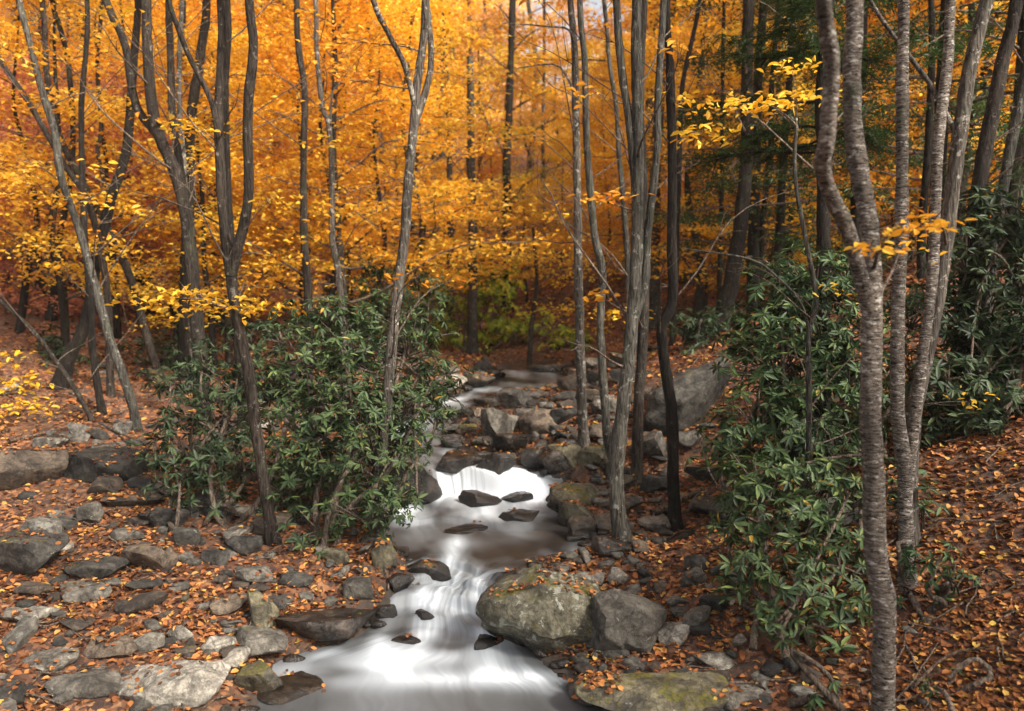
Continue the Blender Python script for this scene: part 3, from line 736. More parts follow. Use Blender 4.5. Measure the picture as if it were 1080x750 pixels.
# ------------------------------------------------------------------ rubble: countless little stones
bmi = bmesh.new(); bmesh.ops.create_icosphere(bmi, subdivisions=2, radius=1)
IV = np.array([v.co[:] for v in bmi.verts]); IF = np.array([[v.index for v in f.verts] for f in bmi.faces]); bmi.free()
acc = Acc(); rs = np.random.default_rng(99)
for t in range(1500):
    if t % 3: Y = 3.4 * (13.5 / 3.4) ** rs.random()
    else: Y = rs.uniform(7.5, 13.5)
    l_, r2_ = np.interp(Y, SY, SLx), np.interp(Y, SY, SRx)
    X = l_ - abs(rs.normal()) * 1.7 - .0 if rs.random() < .5 else r2_ + abs(rs.normal()) * .7
    if t % 3 == 0: X = rs.uniform(l_ - .4, r2_ + 1.8)
    s_ = rs.uniform(.02, .06) * (1 + .07 * Y)
    V = IV.copy()
    for n_ in unit(rs.normal(size=(7, 3))):
        V -= np.clip(V @ n_ - .55, 0, None)[:, None] * n_
    V = V * np.array([s_ * rs.uniform(.8, 1.5), s_, s_ * rs.uniform(.4, .8)]); a_ = rs.uniform(0, 6.28)
    V = V @ np.array([[math.cos(a_), math.sin(a_), 0], [-math.sin(a_), math.cos(a_), 0], [rs.normal() * .2, 0, 1]])
    d_ = max(l_ - X, X - r2_)
    acc.add(V + [X, Y, hz(X, Y) + s_ * .15], IF, 4 if d_ < .12 else int(rs.integers(4)))
me = acc.mesh('rubble', [M['rock_grey'], M['rock_brown'], M['rock_pale'], M['rock_dark'], M['rock_wet']])
tag(link('rubble', me), 'loose rubble of little stones along both banks', kind='stuff')
acc = Acc()
for t in range(520):
    Y = 3.2 * (12 / 3.2) ** rs.random(); l_, r2_ = np.interp(Y, SY, SLx), np.interp(Y, SY, SRx)
    X = rs.uniform(-.8, .8) * Y
    if l_ - .1 < X < r2_ + .1: continue
    a_ = rs.uniform(0, 6.28); ln = rs.uniform(.08, .4)
    q = np.linspace(-.5, .5, 5)[:, None] * ln * np.array([math.cos(a_), math.sin(a_), 0]) + rs.normal(size=(5, 3)) * ln * .03 + [X, Y, 0]
    q[:, 2] = height(q[:, 0], q[:, 1]) + .02 + rs.uniform(0, .02, 5)
    tube(acc, q, np.linspace(.005, .002, 5) * (1 + .1 * Y), 4)
tag(link('fallen_twigs', acc.mesh('fallen_twigs', [M['twig']], {0})), 'small twigs littering the leaf covered banks', kind='stuff')

# ------------------------------------------------------------------ leaf litter
acc = Acc()
NLF = 170000
Y = 2.6 * (26 / 2.6) ** (rng.random(NLF) ** 1.15)
X = (rng.random(NLF) * 2 - 1) * (.85 * Y + .8)
l = np.interp(Y, SY, SLx); r_ = np.interp(Y, SY, SRx); d = np.maximum(l - X, X - r_)
dens = .25 + .9 * sstep(-.25, .35, n2(X, Y, 1.6, 91)) + .5 * (X > r_ + 1.2)
keep = (d > .06) & (rng.random(NLF) < dens)
X, Y = X[keep], Y[keep]; Z = height(X, Y) + rng.uniform(.004, .022, len(X))
n = len(X); D = randdir(n, .25); N = unit(np.array([0, 0, 1.]) + rng.normal(size=(n, 3)) * .38)
L = (.026 + .0026 * Y) * rng.uniform(.75, 1.5, n)
leaves(acc, np.stack([X, Y, Z], -1) - D * L[:, None] * .5, D, N, L, L * rng.uniform(.5, .85, n), 0, True, .15, .12)
# leaves lying on the rocks
for o in ROCKS:
    if o.name.startswith('stone'): pr = .5
    else: pr = {'rock_wet': .12, 'rock_moss': .5, 'rock_brown': .7}.get([k for k, v in M.items() if v == o.data.materials[0]][0], .25)
    me = o.data; nv = len(me.vertices)
    co = np.empty(nv * 3); me.vertices.foreach_get('co', co); co = co.reshape(-1, 3)
    no = np.empty(nv * 3); me.vertices.foreach_get('normal', no); no = no.reshape(-1, 3)
    mw = np.array(o.matrix_world); P = co @ mw[:3, :3].T + mw[:3, 3]
    NN = unit(no @ np.linalg.inv(mw[:3, :3]))
    size = P[:, :2].max(0) - P[:, :2].min(0); area = size[0] * size[1]
    up = np.where((NN[:, 2] > .8) & (n2(P[:, 0], P[:, 1], 4.0, 55) > .05))[0]
    k = min(int(area * 650 * pr), len(up))
    if k < 1 or len(up) == 0: continue
    idx = rng.choice(up, k); D = randdir(k, .2); L = rng.uniform(.028, .05, k)
    leaves(acc, P[idx] + NN[idx] * .008 + rng.normal(size=(k, 3)) * [.012, .012, .002], D, unit(NN[idx] + rng.normal(size=(k, 3)) * .25), L, L * .65, 0, True, .15, .1)
tag(link('fallen_leaves', acc.mesh('fallen_leaves', [M['litter']])), 'carpet of orange and brown fallen leaves on banks and rocks', kind='stuff')

# ------------------------------------------------------------------ sprays and crowns
def spray(acc, c, r, n, size, m=0, flat=.3, fine=False, wid=.55, droop=.1, elong=1.0):
    """a layered spray of leaves round c"""
    P = rng.normal(size=(n, 3)) * .5
    P *= np.array([r * elong, r, r * flat])
    # break the spray into thin layers
    P[:, 2] = P[:, 2] + r * flat * .35 * np.sin(P[:, 0] / r * 5 + c[0] * 9)
    D = randdir(n, .25); N = unit(np.array([0, 0, 1.]) + rng.normal(size=(n, 3)) * .45)
    D[:, 2] -= droop
    L = size * rng.uniform(.65, 1.35, n)
    leaves(acc, np.asarray(c) + P, D, N, L, L * wid, m, fine, .18, .12)
def bough(acc, a, b, r0, m, sag=.15, twigs=3, seed=0, sides=5):
    a = np.asarray(a, float); b = np.asarray(b, float); L = np.linalg.norm(b - a)
    rs_ = np.random.default_rng(seed + int(abs(a[0] * 1000)) % 9999)
    mid = (a + b) / 2 + rs_.normal(size=3) * L * .06 + np.array([0, 0, sag * L])
    P = smooth_path([a, a * .65 + mid * .35 + rs_.normal(size=3) * L * .02, mid, b * .5 + mid * .5 + rs_.normal(size=3) * L * .03, b], 10)
    tube(acc, P, np.linspace(r0, r0 * .25, 10), sides, m)
    for k in range(twigs):
        i_ = int(rs_.integers(4, 9)); d_ = unit(P[-1] - P[0]) + rs_.normal(size=3) * .6; d_ = unit(d_)
        ln = L * rs_.uniform(.15, .35)
        Q = smooth_path([P[i_], P[i_] + d_ * ln * .5 + rs_.normal(size=3) * ln * .08, P[i_] + d_ * ln + rs_.normal(size=3) * ln * .12], 5)
        tube(acc, Q, np.linspace(r0 * .4, r0 * .12, 5), 4, m)
    return P

# ------------------------------------------------------------------ the traced trees
def trunk_mesh(name, P, w0, w1, mat, flare=1.5, sides=14, rough=.16, per=.07):
    L = np.linalg.norm(np.diff(P, axis=0), axis=1).sum()
    n = max(8, int(L / per)); Q = smooth_path(P, n); t = np.linspace(0, 1, n); dist = t * L
    rad = (w0 + (w1 - w0) * t) / 2
    rad = rad * (1 + (flare - 1) * np.exp(-dist / (w0 * 1.6 + .02)))
    Q = Q + np.stack([n2(dist, dist * 0, 1.7, int(abs(P[0][0]) * 100)) * w0 * .09, n2(dist, dist * 0 + 5, 1.7, 3) * w0 * .09, dist * 0], -1) * sstep(0, .3, dist)[:, None]
    a = Acc(); tube(a, Q, rad, sides, 0, rough, P[0][0] * 7, .45 * np.exp(-dist / (w0 * 1.5 + .02)) if flare > 1.3 else None)
    return a.mesh(name, [M[mat]], {0}), Q, rad
def unproj_path(pts, Y, dY=0.0):
    return [at(x, y, Y + dY * k / max(1, len(pts) - 1)) for k, (x, y) in enumerate(pts)]
TREES = []
def tree(name, label, cat, pts, w0, w1, mat, Y=None, limbs=(), sprays=(), ext=4.0, crown='yellow', canopy=6, group=None, flare=1.5, twigs=7, lean=0.0, size=.07):
    """pts: pixels from the foot upwards; widths in pixels at the foot and at the last point"""
    if Y is None:
        g = ghit(*pts[0]); Y = g[1]; foot = g
    else:
        p = at(*pts[0], Y); foot = np.array([p[0], Y, hz(p[0], Y)])
    s = proj((0, Y, 1))[2] / F
    path = unproj_path(pts, Y, lean)
    path[0] = foot - np.array([0, 0, .12])
    if path[1][2] < path[0][2] + .15: path.pop(1)
    d = unit(np.array(path[-1]) - np.array(path[-2]))
    k = 0
    if ext > 0 and pts[-1][1] < 12:
        tip = np.array(path[-1])
        for k in range(3):
            d = unit(d * .8 + np.array([rng.normal() * .08, rng.normal() * .08, .35])); tip = tip + d * ext / 3; path.append(tip)
    # widths: taper continues above the frame
    Lall = np.linalg.norm(np.diff(np.array(path), axis=0), axis=1).sum()
    wtop = w1 * s * (.35 if k else 1)
    root = thing(name, label, cat, tuple(foot), group)
    off = np.array(foot)
    me, Q, rad = trunk_mesh('trunk', np.array(path) - off, w0 * s, wtop, mat, flare, 16 if w0 > 12 else 10)
    link('trunk', me, root)
    for lp, lw0, lw1 in limbs:
        P = np.array(unproj_path(lp, Y, rng.normal() * .3))
        i0 = np.argmin(np.linalg.norm(Q + off - P[0], axis=1)); P[0] = Q[i0] + off
        if lp[-1][1] < 12:
            d = unit(P[-1] - P[-2]); tip = P[-1]
            for _ in range(2):
                d = unit(d + np.array([0, rng.normal() * .1, .3])); tip = tip + d * 1.1; P = np.vstack([P, tip])
        m2, Q2, r2 = trunk_mesh('limb', P - off, lw0 * s, lw1 * s * .8, mat, 1.15, 10)
        link('limb', m2, root)
        Q = Q if len(limbs) == 0 else Q
    a = Acc()
    rs_ = np.random.default_rng(int(pts[0][0] * 31))
    # bare twigs
    for t in range(twigs):
        i_ = int(rs_.integers(int(len(Q) * .15), int(len(Q) * .75)))
        ang = rs_.uniform(0, 6.28); ln = rs_.uniform(.5, 1.5) * (Y / 7) ** .5
        e = Q[i_] + np.array([math.cos(ang) * ln, math.sin(ang) * ln * .6, ln * rs_.uniform(.2, 1.0)])
        B = bough(a, Q[i_], e, max(.006, rad[i_] * .22), 0, .06, 4, t)
        if crown and rs_.random() < .55: spray(a, B[-1], .16, 14, size, 1, .5, True)
    # leafy sprays the photo shows on it
    for (sx_, sy_, rp, n_, *rest) in sprays:
        dY = rest[0] if rest else 0
        c = at(sx_, sy_, Y + dY) - off; r = rp * s
        low = Q[:, 2] < c[2] - .05
        cand = np.where(low)[0] if low.any() else np.arange(len(Q))
        i_ = cand[np.argmin(np.linalg.norm(Q[cand] - c, axis=1))]
        bough(a, Q[i_], c, max(.007, rad[i_] * .25), 0, .05, 3, int(sx_))
        spray(a, c, r, n_, size, 1, .32, True, elong=1.4)
    # canopy above the frame
    if k:
        for t in range(canopy):
            i_ = int(len(Q) * rs_.uniform(.72, 1) - 1); ang = rs_.uniform(0, 6.28); ln = rs_.uniform(.8, 2.0)
            c = Q[i_] + np.array([math.cos(ang) * ln, math.sin(ang) * ln, rs_.uniform(.2, 1.2)])
            bough(a, Q[i_], c, max(.01, rad[i_] * .4), 0, .1, 2, t)
            spray(a, c, .7, 120, size * 1.3, 1, .35)
    if a.v:
        link('crown', a.mesh('crown', [M['twig'], M[crown or 'yellow']], {0}), root)
    TREES.append((label, pts, Y)); return root

GT = 'trees standing beside the stream'
# left side
tree('tree', 'forked brown tree rising from the left bank beside the left bush', 'tree', [(292, 572), (280, 520), (270, 455), (262, 395), (248, 325), (238, 255), (233, 200), (231, 130), (234, 60), (233, 0)], 13, 9, 'bark',
     limbs=[([(243, 290), (256, 240), (262, 200), (261, 120), (267, 50), (263, 0)], 11, 9), ([(231, 150), (223, 107), (200, 60), (187, 27), (176, -5)], 6, 4)],
     sprays=[(205, 135, 30, 60), (215, 322, 40, 110), (262, 325, 26, 60), (190, 310, 26, 60), (165, 318, 26, 50)], group=GT, size=.06)
tree('tree', 'thin pale spotted tree right of the left bush, forking at mid height', 'tree', [(396, 560), (400, 490), (407, 445), (410, 400), (415, 345), (421, 290), (427, 245), (430, 195), (436, 145), (440, 95), (446, 50), (449, 0)], 13, 8, 'pale_bark', Y=6.35,
     limbs=[([(437, 135), (450, 93), (455, 60), (452, 20), (449, -5)], 7, 5), ([(436, 110), (427, 70), (407, 30), (392, -5)], 6, 4)],
     sprays=[(365, 40, 36, 50), (380, 85, 30, 40)], group=GT, size=.06)
tree('tree', 'pale leaning tree left of the bush, its foot by the white spotted stone', 'tree', [(146, 456), (141, 432), (130, 397), (113, 350), (98, 293), (82, 240), (64, 187), (58, 140), (44, 93), (33, 50), (20, 0)], 10, 7, 'grey_bark', sprays=[(30, 60, 40, 90), (100, 210, 26, 50)], group=GT, size=.07)
tree('tree', 'thin leaning tree entering from the left edge of the frame', 'tree', [(118, 440), (112, 300), (93, 215), (67, 173), (53, 147), (30, 107), (0, 63), (-20, 20), (-25, 5)], 8, 6, 'bark', Y=9.6, sprays=[(40, 110, 34, 70)], group=GT)
tree('tree', 'leaning tree in the second row left of the bush', 'tree', [(172, 395), (152, 345), (137, 293), (123, 260), (108, 230), (90, 197), (63, 143), (50, 80), (45, 0)], 9, 6, 'bark', Y=10.5, sprays=[(140, 260, 30, 60), (75, 150, 36, 70)], group=GT)
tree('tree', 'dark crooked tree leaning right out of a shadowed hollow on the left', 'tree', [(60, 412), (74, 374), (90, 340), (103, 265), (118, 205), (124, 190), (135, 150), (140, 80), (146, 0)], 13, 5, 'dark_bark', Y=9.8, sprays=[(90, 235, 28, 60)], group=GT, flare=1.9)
tree('sapling', 'bent bare sapling arching down to the left bank stones', 'sapling', [(104, 445), (83, 417), (60, 383), (33, 347), (0, 317), (-25, 290)], 6, 3, 'bark', ext=0, crown='yellow', sprays=[(8, 405, 40, 120, -.2), (25, 428, 26, 60, -.2), (2, 380, 30, 60, -.2)], twigs=3, group='saplings')
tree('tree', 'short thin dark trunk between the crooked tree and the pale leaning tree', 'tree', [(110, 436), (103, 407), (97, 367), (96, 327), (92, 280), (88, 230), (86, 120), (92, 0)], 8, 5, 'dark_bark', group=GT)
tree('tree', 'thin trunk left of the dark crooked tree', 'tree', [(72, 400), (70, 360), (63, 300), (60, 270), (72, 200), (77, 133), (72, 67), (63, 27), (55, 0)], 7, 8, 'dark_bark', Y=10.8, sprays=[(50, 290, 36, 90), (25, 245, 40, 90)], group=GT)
tree('tree', 'upright slender stem near the left edge among golden leaves', 'tree', [(118, 400), (113, 300), (113, 213), (103, 160), (107, 133), (103, 67), (107, 0)], 6, 5, 'bark', Y=11.5, sprays=[(110, 60, 40, 80), (150, 95, 30, 50)], group=GT)
tree('tree', 'thick dark tree of the left clump, its foot hidden in the bush', 'tree', [(222, 500), (216, 430), (206, 330), (199, 250), (186, 187), (165, 133), (157, 67), (155, 0)], 16, 11, 'bark', Y=8.6, limbs=[([(190, 200), (170, 150), (143, 110), (133, 50), (112, 0)], 9, 8)], sprays=[(175, 130, 30, 50)], group='dark trunks of the left clump')
tree('tree', 'straight brown trunk just right of the thick dark one', 'tree', [(212, 470), (206, 330), (200, 250), (193, 200), (183, 127), (181, 83), (178, 0)], 11, 9, 'bark', Y=9.4, group='dark trunks of the left clump')
tree('tree', 'narrow white flecked trunk inside the left clump', 'tree', [(208, 470), (200, 300), (197, 233), (192, 150), (189, 83), (192, 0)], 8, 6, 'pale_bark', Y=10, group='dark trunks of the left clump')
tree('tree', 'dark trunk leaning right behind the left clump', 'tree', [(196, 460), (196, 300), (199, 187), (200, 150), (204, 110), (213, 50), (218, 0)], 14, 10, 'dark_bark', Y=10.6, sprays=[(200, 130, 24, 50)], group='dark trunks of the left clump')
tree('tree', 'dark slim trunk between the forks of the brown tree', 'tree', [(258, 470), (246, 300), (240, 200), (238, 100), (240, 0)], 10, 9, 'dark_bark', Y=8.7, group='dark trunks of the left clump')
tree('tree', 'slim straight tree in golden foliage left of the white flecked one', 'tree', [(326, 450), (325, 330), (323, 283), (320, 247), (320, 167), (322, 100), (315, 50), (313, 0)], 10, 7, 'bark', Y=9.5, sprays=[(345, 150, 30, 60), (300, 215, 28, 50)], group=GT)
tree('tree', 'white flecked slim tree behind the top of the left bush', 'tree', [(366, 440), (358, 300), (350, 250), (350, 183), (347, 130), (341, 115), (335, 67), (333, 0)], 8, 6, 'pale_bark', Y=9.8, limbs=[([(345, 140), (352, 95), (372, 86), (400, 88)], 3, 1.5)], sprays=[(370, 130, 30, 50)], group=GT)
# centre
tree('snag', 'straight broken topped bare trunk standing beyond the stream', 'dead tree', [(498, 385), (498, 320), (498, 250), (497, 150), (496, 60)], 11, 7, 'grey_bark', Y=14.5, ext=0, crown=None, twigs=2, group='trees beyond the stream')
tree('tree', 'dark narrow trunk left of the broken topped bare trunk', 'tree', [(475, 350), (475, 280), (475, 230), (474, 133), (470, 60), (468, 0)], 8, 5, 'bark', Y=17, sprays=[(470, 130, 40, 80)], group='trees beyond the stream')
tree('tree', 'short dark trunk above the yellow green shrub', 'tree', [(535, 340), (535, 300), (534, 240), (535, 180), (538, 100), (540, 0)], 11, 5, 'dark_bark', Y=18, crown='olive', sprays=[(550, 185, 26, 120), (540, 140, 22, 80), (557, 210, 22, 90)], group='trees beyond the stream')
tree('tree', 'very thin pinkish pale trunk in the far centre', 'tree', [(573, 340), (573, 247), (573, 160), (574, 57), (574, 0)], 5, 4, 'pale_bark', Y=21, group='trees beyond the stream')
tree('tree', 'small trunk with a golden crown just behind the head of the stream', 'tree', [(558, 395), (560, 350), (566, 300), (562, 240)], 6, 3, 'bark', Y=13.8, ext=0, crown='gold', sprays=[(590, 325, 36, 150), (600, 290, 40, 160), (545, 290, 26, 70), (570, 270, 36, 110), (620, 345, 24, 60)], group='trees beyond the stream')
tree('birch', 'thin white flecked birch, left one of the slender pair right of centre', 'birch tree', [(617, 472), (614, 430), (612, 383), (610, 300), (609, 247), (608, 167), (607, 67), (602, 0)], 11, 7, 'pale_bark', limbs=[([(608, 75), (602, 34), (578, 28), (530, 24)], 3, 1.2), ([(608, 105), (600, 85), (585, 68), (545, 72)], 3, 1.2)], group=GT)
tree('birch', 'thin kinked tree, right one of the slender pair right of centre', 'birch tree', [(646, 505), (640, 457), (636, 400), (633, 343), (635, 285), (627, 250), (620, 167), (617, 67), (612, 0)], 10, 7, 'grey_bark', group=GT)
tree('tree', 'big grey green trunk with spreading roots at the right edge of the pool', 'tree', [(660, 578), (652, 540), (650, 497), (654, 450), (662, 383), (668, 317), (671, 247), (673, 133), (672, 60), (672, 0)], 16, 13, 'grey_bark',
     limbs=[([(665, 350), (680, 300), (683, 250), (693, 160), (693, 117), (697, 43), (700, 0)], 9, 6), ([(670, 220), (664, 130), (655, 67), (650, 0)], 9, 8)], sprays=[(640, 210, 24, 30)], group=GT, flare=1.9)
tree('tree', 'second grey trunk close behind the big grey green one', 'tree', [(672, 545), (672, 500), (673, 433), (676, 383), (680, 300), (679, 200), (676, 100), (680, 0)], 12, 7, 'bark', Y=7.4, group=GT)
tree('tree', 'slim leaning trunk left of the big grey green tree', 'tree', [(664, 430), (663, 330), (660, 247), (653, 167), (650, 110), (643, 67), (637, 0)], 7, 5, 'grey_bark', Y=10.5, sprays=[(650, 330, 26, 60)], group=GT)
tree('tree', 'dark crooked trunk with an elbow in front of the huge dark slab', 'tree', [(712, 558), (710, 500), (708, 433), (701, 385), (698, 345), (709, 317), (708, 250), (709, 167), (707, 67), (703, 0)], 13, 10, 'dark_bark', sprays=[(740, 140, 30, 60), (722, 105, 22, 30)], group=GT)
# right of centre
tree('tree', 'dark sturdy trunk behind the tall right bush', 'tree', [(757, 400), (764, 330), (778, 255), (787, 167), (788, 100), (790, 0)], 17, 13, 'dark_bark', Y=10, sprays=[(775, 115, 26, 60)], group='trunks behind the right bushes')
tree('tree', 'thin leaning trunk crossing the gap left of the hemlock boughs', 'tree', [(708, 400), (712, 300), (715, 200), (720, 93), (730, 43), (738, 0)], 7, 6, 'dark_bark', Y=11, group='trunks behind the right bushes')
tree('tree', 'left one of two dark trunks behind the bent sapling', 'tree', [(798, 380), (803, 247), (812, 167), (815, 80), (822, 0)], 8, 7, 'dark_bark', Y=12, sprays=[(800, 190, 26, 50)], group='trunks behind the right bushes')
tree('tree', 'right one of two dark trunks behind the bent sapling', 'tree', [(818, 380), (822, 247), (827, 150), (833, 80), (836, 0)], 10, 8, 'dark_bark', Y=11, sprays=[(835, 235, 24, 50)], group='trunks behind the right bushes')
tree('tree', 'thin dark trunk in golden leaves left of the hemlock', 'tree', [(757, 380), (760, 247), (762, 120), (764, 0)], 6, 5, 'dark_bark', Y=13, group='trunks behind the right bushes')
tree('sapling', 'bent bare grey sapling rising out of the right bush', 'sapling', [(853, 560), (853, 480), (853, 400), (853, 347), (861, 317), (849, 250), (838, 183), (840, 133)], 7, 4, 'grey_bark', Y=5.4, ext=0, crown='gold',
     limbs=[([(853, 347), (843, 317), (817, 290), (790, 273), (720, 262)], 3.5, 1.5)], sprays=[(840, 105, 22, 70), (815, 110, 24, 60), (785, 112, 22, 50), (835, 70, 18, 40)], group='saplings', size=.05)
tree('hemlock', 'green hemlock with drooping boughs hanging over the gap on the right', 'conifer', [(868, 420), (868, 300), (868, 177), (866, 100), (876, 0)], 16, 13, 'dark_bark', Y=7.4, crown=None, group='trunks behind the right bushes')
tree('birch', 'large twin stemmed birch with peeling bark in the right foreground', 'birch tree', [(934, 790), (932, 745), (932, 687), (932, 640), (926, 600), (922, 560), (921, 500), (918, 450), (918, 383), (919, 320), (917, 250), (912, 215), (901, 150), (900, 67), (903, 0)], 25, 21, 'birch', Y=3.55,
     limbs=[([(918, 335), (897, 250), (880, 213), (867, 177), (872, 150), (878, 67), (868, 0)], 15, 14)], sprays=[(975, 238, 22, 40, -.3), (918, 262, 16, 18, -.3)], group='birches in the right foreground', size=.045, flare=1.1, twigs=2, canopy=4)
tree('birch', 'slender rough birch just right of the twin stemmed one', 'birch tree', [(956, 650), (956, 600), (954, 500), (947, 430), (947, 317), (950, 247), (951, 150), (952, 67), (954, 0)], 16, 15, 'birch', Y=4.6,
     limbs=[([(956, 530), (970, 400), (983, 300), (985, 247), (990, 150), (1000, 67), (1003, 0)], 11, 14)], group='birches in the right foreground', size=.045, twigs=2, canopy=4)
tree('birch', 'thick leaning pale trunk at the right, rising to the top right corner', 'birch tree', [(956, 640), (960, 500), (964, 437), (975, 383), (988, 317), (998, 250), (1004, 200), (1013, 133), (1024, 67), (1042, 0)], 16, 26, 'pale_bark', Y=4.9, limbs=[([(1011, 150), (985, 95), (960, 60), (915, -5)], 5, 3)], sprays=[(975, 235, 16, 20, -.6)], group='birches in the right foreground', size=.045, twigs=1, canopy=4)
tree('tree', 'dark trunk leaning to the upper right corner behind the far right bush', 'tree', [(1010, 420), (1025, 250), (1040, 150), (1057, 67), (1074, 0)], 18, 15, 'bark', Y=6.6, group='trunks behind the right bushes')
tree('tree', 'trunk at the right edge of the frame leaning outward', 'tree', [(1030, 420), (1045, 280), (1063, 167), (1080, 83), (1092, 0)], 13, 12, 'grey_bark', Y=6.9, group='trunks behind the right bushes')
tree('tree', 'slim dark trunk seen between the birch and the thick leaning trunk', 'tree', [(968, 420), (972, 250), (980, 130), (982, 0)], 9, 8, 'dark_bark', Y=9, sprays=[(940, 100, 26, 60), (900, 190, 30, 60), (935, 215, 28, 60)], group='trunks behind the right bushes')

# hemlock boughs belong to the hemlock
hem = [o for o in sc.objects if o.name.startswith('hemlock')][0]
a = Acc(); off = np.array(hem.location)
for (px, py, rp, dY) in [(775, 38, 26, .2), (792, 62, 26, .2), (835, 20, 30, -.2), (860, 45, 26, 0), (890, 75, 24, .2), (920, 60, 28, .4), (785, 150, 30, .6), (745, 172, 22, .6), (760, 165, 26, .6), (820, 160, 24, .4), (930, 140, 22, .3), (905, 150, 22, .2), (850, 5, 26, -.4), (735, 118, 18, .6)]:
    c = at(px, py, 7.4 + dY) - off; s = 7.6 / F; r = rp * s
    st_ = np.array([at(868, py + 18, 7.4)[0] - off[0], 0, at(868, py - 12, 7.4)[2] - off[2]])
    B = bough(a, st_, c, .014, 0, .02, 2, int(px))
    ax = unit(c - st_)
    for tw in range(12):
        f0 = int(rng.integers(3, 10)); dv = unit(ax * .8 + np.array([rng.normal() * .9, rng.normal() * .7, -.05 + rng.normal() * .18])); ln = r * rng.uniform(.8, 1.9)
        tw_p = smooth_path([B[f0], B[f0] + dv * ln * .5 + [0, 0, .02], B[f0] + dv * ln - [0, 0, ln * .28]], 9)
        tube(a, tw_p, np.linspace(.005, .0015, 9), 4, 0)
        n_ = 210; t = rng.random(n_) * 8; i0 = t.astype(int).clip(0, 7); P = tw_p[i0] + (tw_p[i0 + 1] - tw_p[i0]) * (t - i0)[:, None]
        sd_ = unit(np.cross(dv, [0, 0, 1.])); k_ = rng.normal(size=n_)[:, None] * .06 * (1.1 - t / 9)[:, None]
        P = P + sd_ * k_ + dv * np.abs(k_) * .6 + rng.normal(size=(n_, 3)) * [.008, .008, .006]
        leaves(a, P, unit(sd_ * np.sign(k_) + dv * .7 + randdir(n_) * .35), unit(np.array([0, 0, 1.]) + rng.normal(size=(n_, 3)) * .3), rng.uniform(.022, .042, n_), .009, 1)
link('crown', a.mesh('crown', [M['dark_bark'], M['needle']], {0}), hem)

# roots of the big grey tree, logs and sticks
def stick(name, label, cat, pts, w, mat='deadwood', group='fallen branches on the banks', lift=.03):
    P = []
    for (px, py) in pts:
        g = ghit(px, py); P.append(g + np.array([0, 0, w / 2 * .6 + lift]))
    P = np.array(P); off = P[0].copy()
    me, Q, r = trunk_mesh(name, P - off, w, w * .55, mat, 1.0, 8, .18, .04)
    return tag(link(name, me, loc=tuple(off)), label, cat, group)
stick('log', 'reddish brown log lying against the rocks right of the crooked trunk', 'log', [(688, 548), (712, 538), (742, 522)], .07)
stick('log', 'thinner log parallel below the reddish brown one', 'log', [(692, 556), (715, 548), (738, 540)], .045)
stick('fallen_branch', 'pale bare branch lying on the far right bank stones', 'branch', [(672, 462), (700, 470), (735, 470)], .03, 'grey_bark')
stick('fallen_branch', 'curved branch on leaves below the crooked trunk', 'branch', [(700, 575), (722, 566), (745, 572), (760, 590)], .02, 'grey_bark')
stick('fallen_branch', 'long thin branch lying across the left bank leaves', 'branch', [(10, 470), (45, 461), (85, 452)], .03)
stick('fallen_branch', 'bare branch lying over the stones at the foot of the leaning trees', 'branch', [(105, 450), (128, 462), (150, 470)], .03, 'grey_bark')
stick('fallen_branch', 'dark branch on the bottom right leaf slope', 'branch', [(960, 735), (1000, 700), (1045, 690)], .02)
stick('fallen_branch', 'short stick in the leaves near the bottom right corner', 'branch', [(1020, 640), (1045, 655), (1070, 650)], .012)
stick('fallen_branch', 'thin branch leaning from the right bushes over the pale slab', 'branch', [(742, 640), (765, 628), (800, 640)], .018, 'grey_bark')

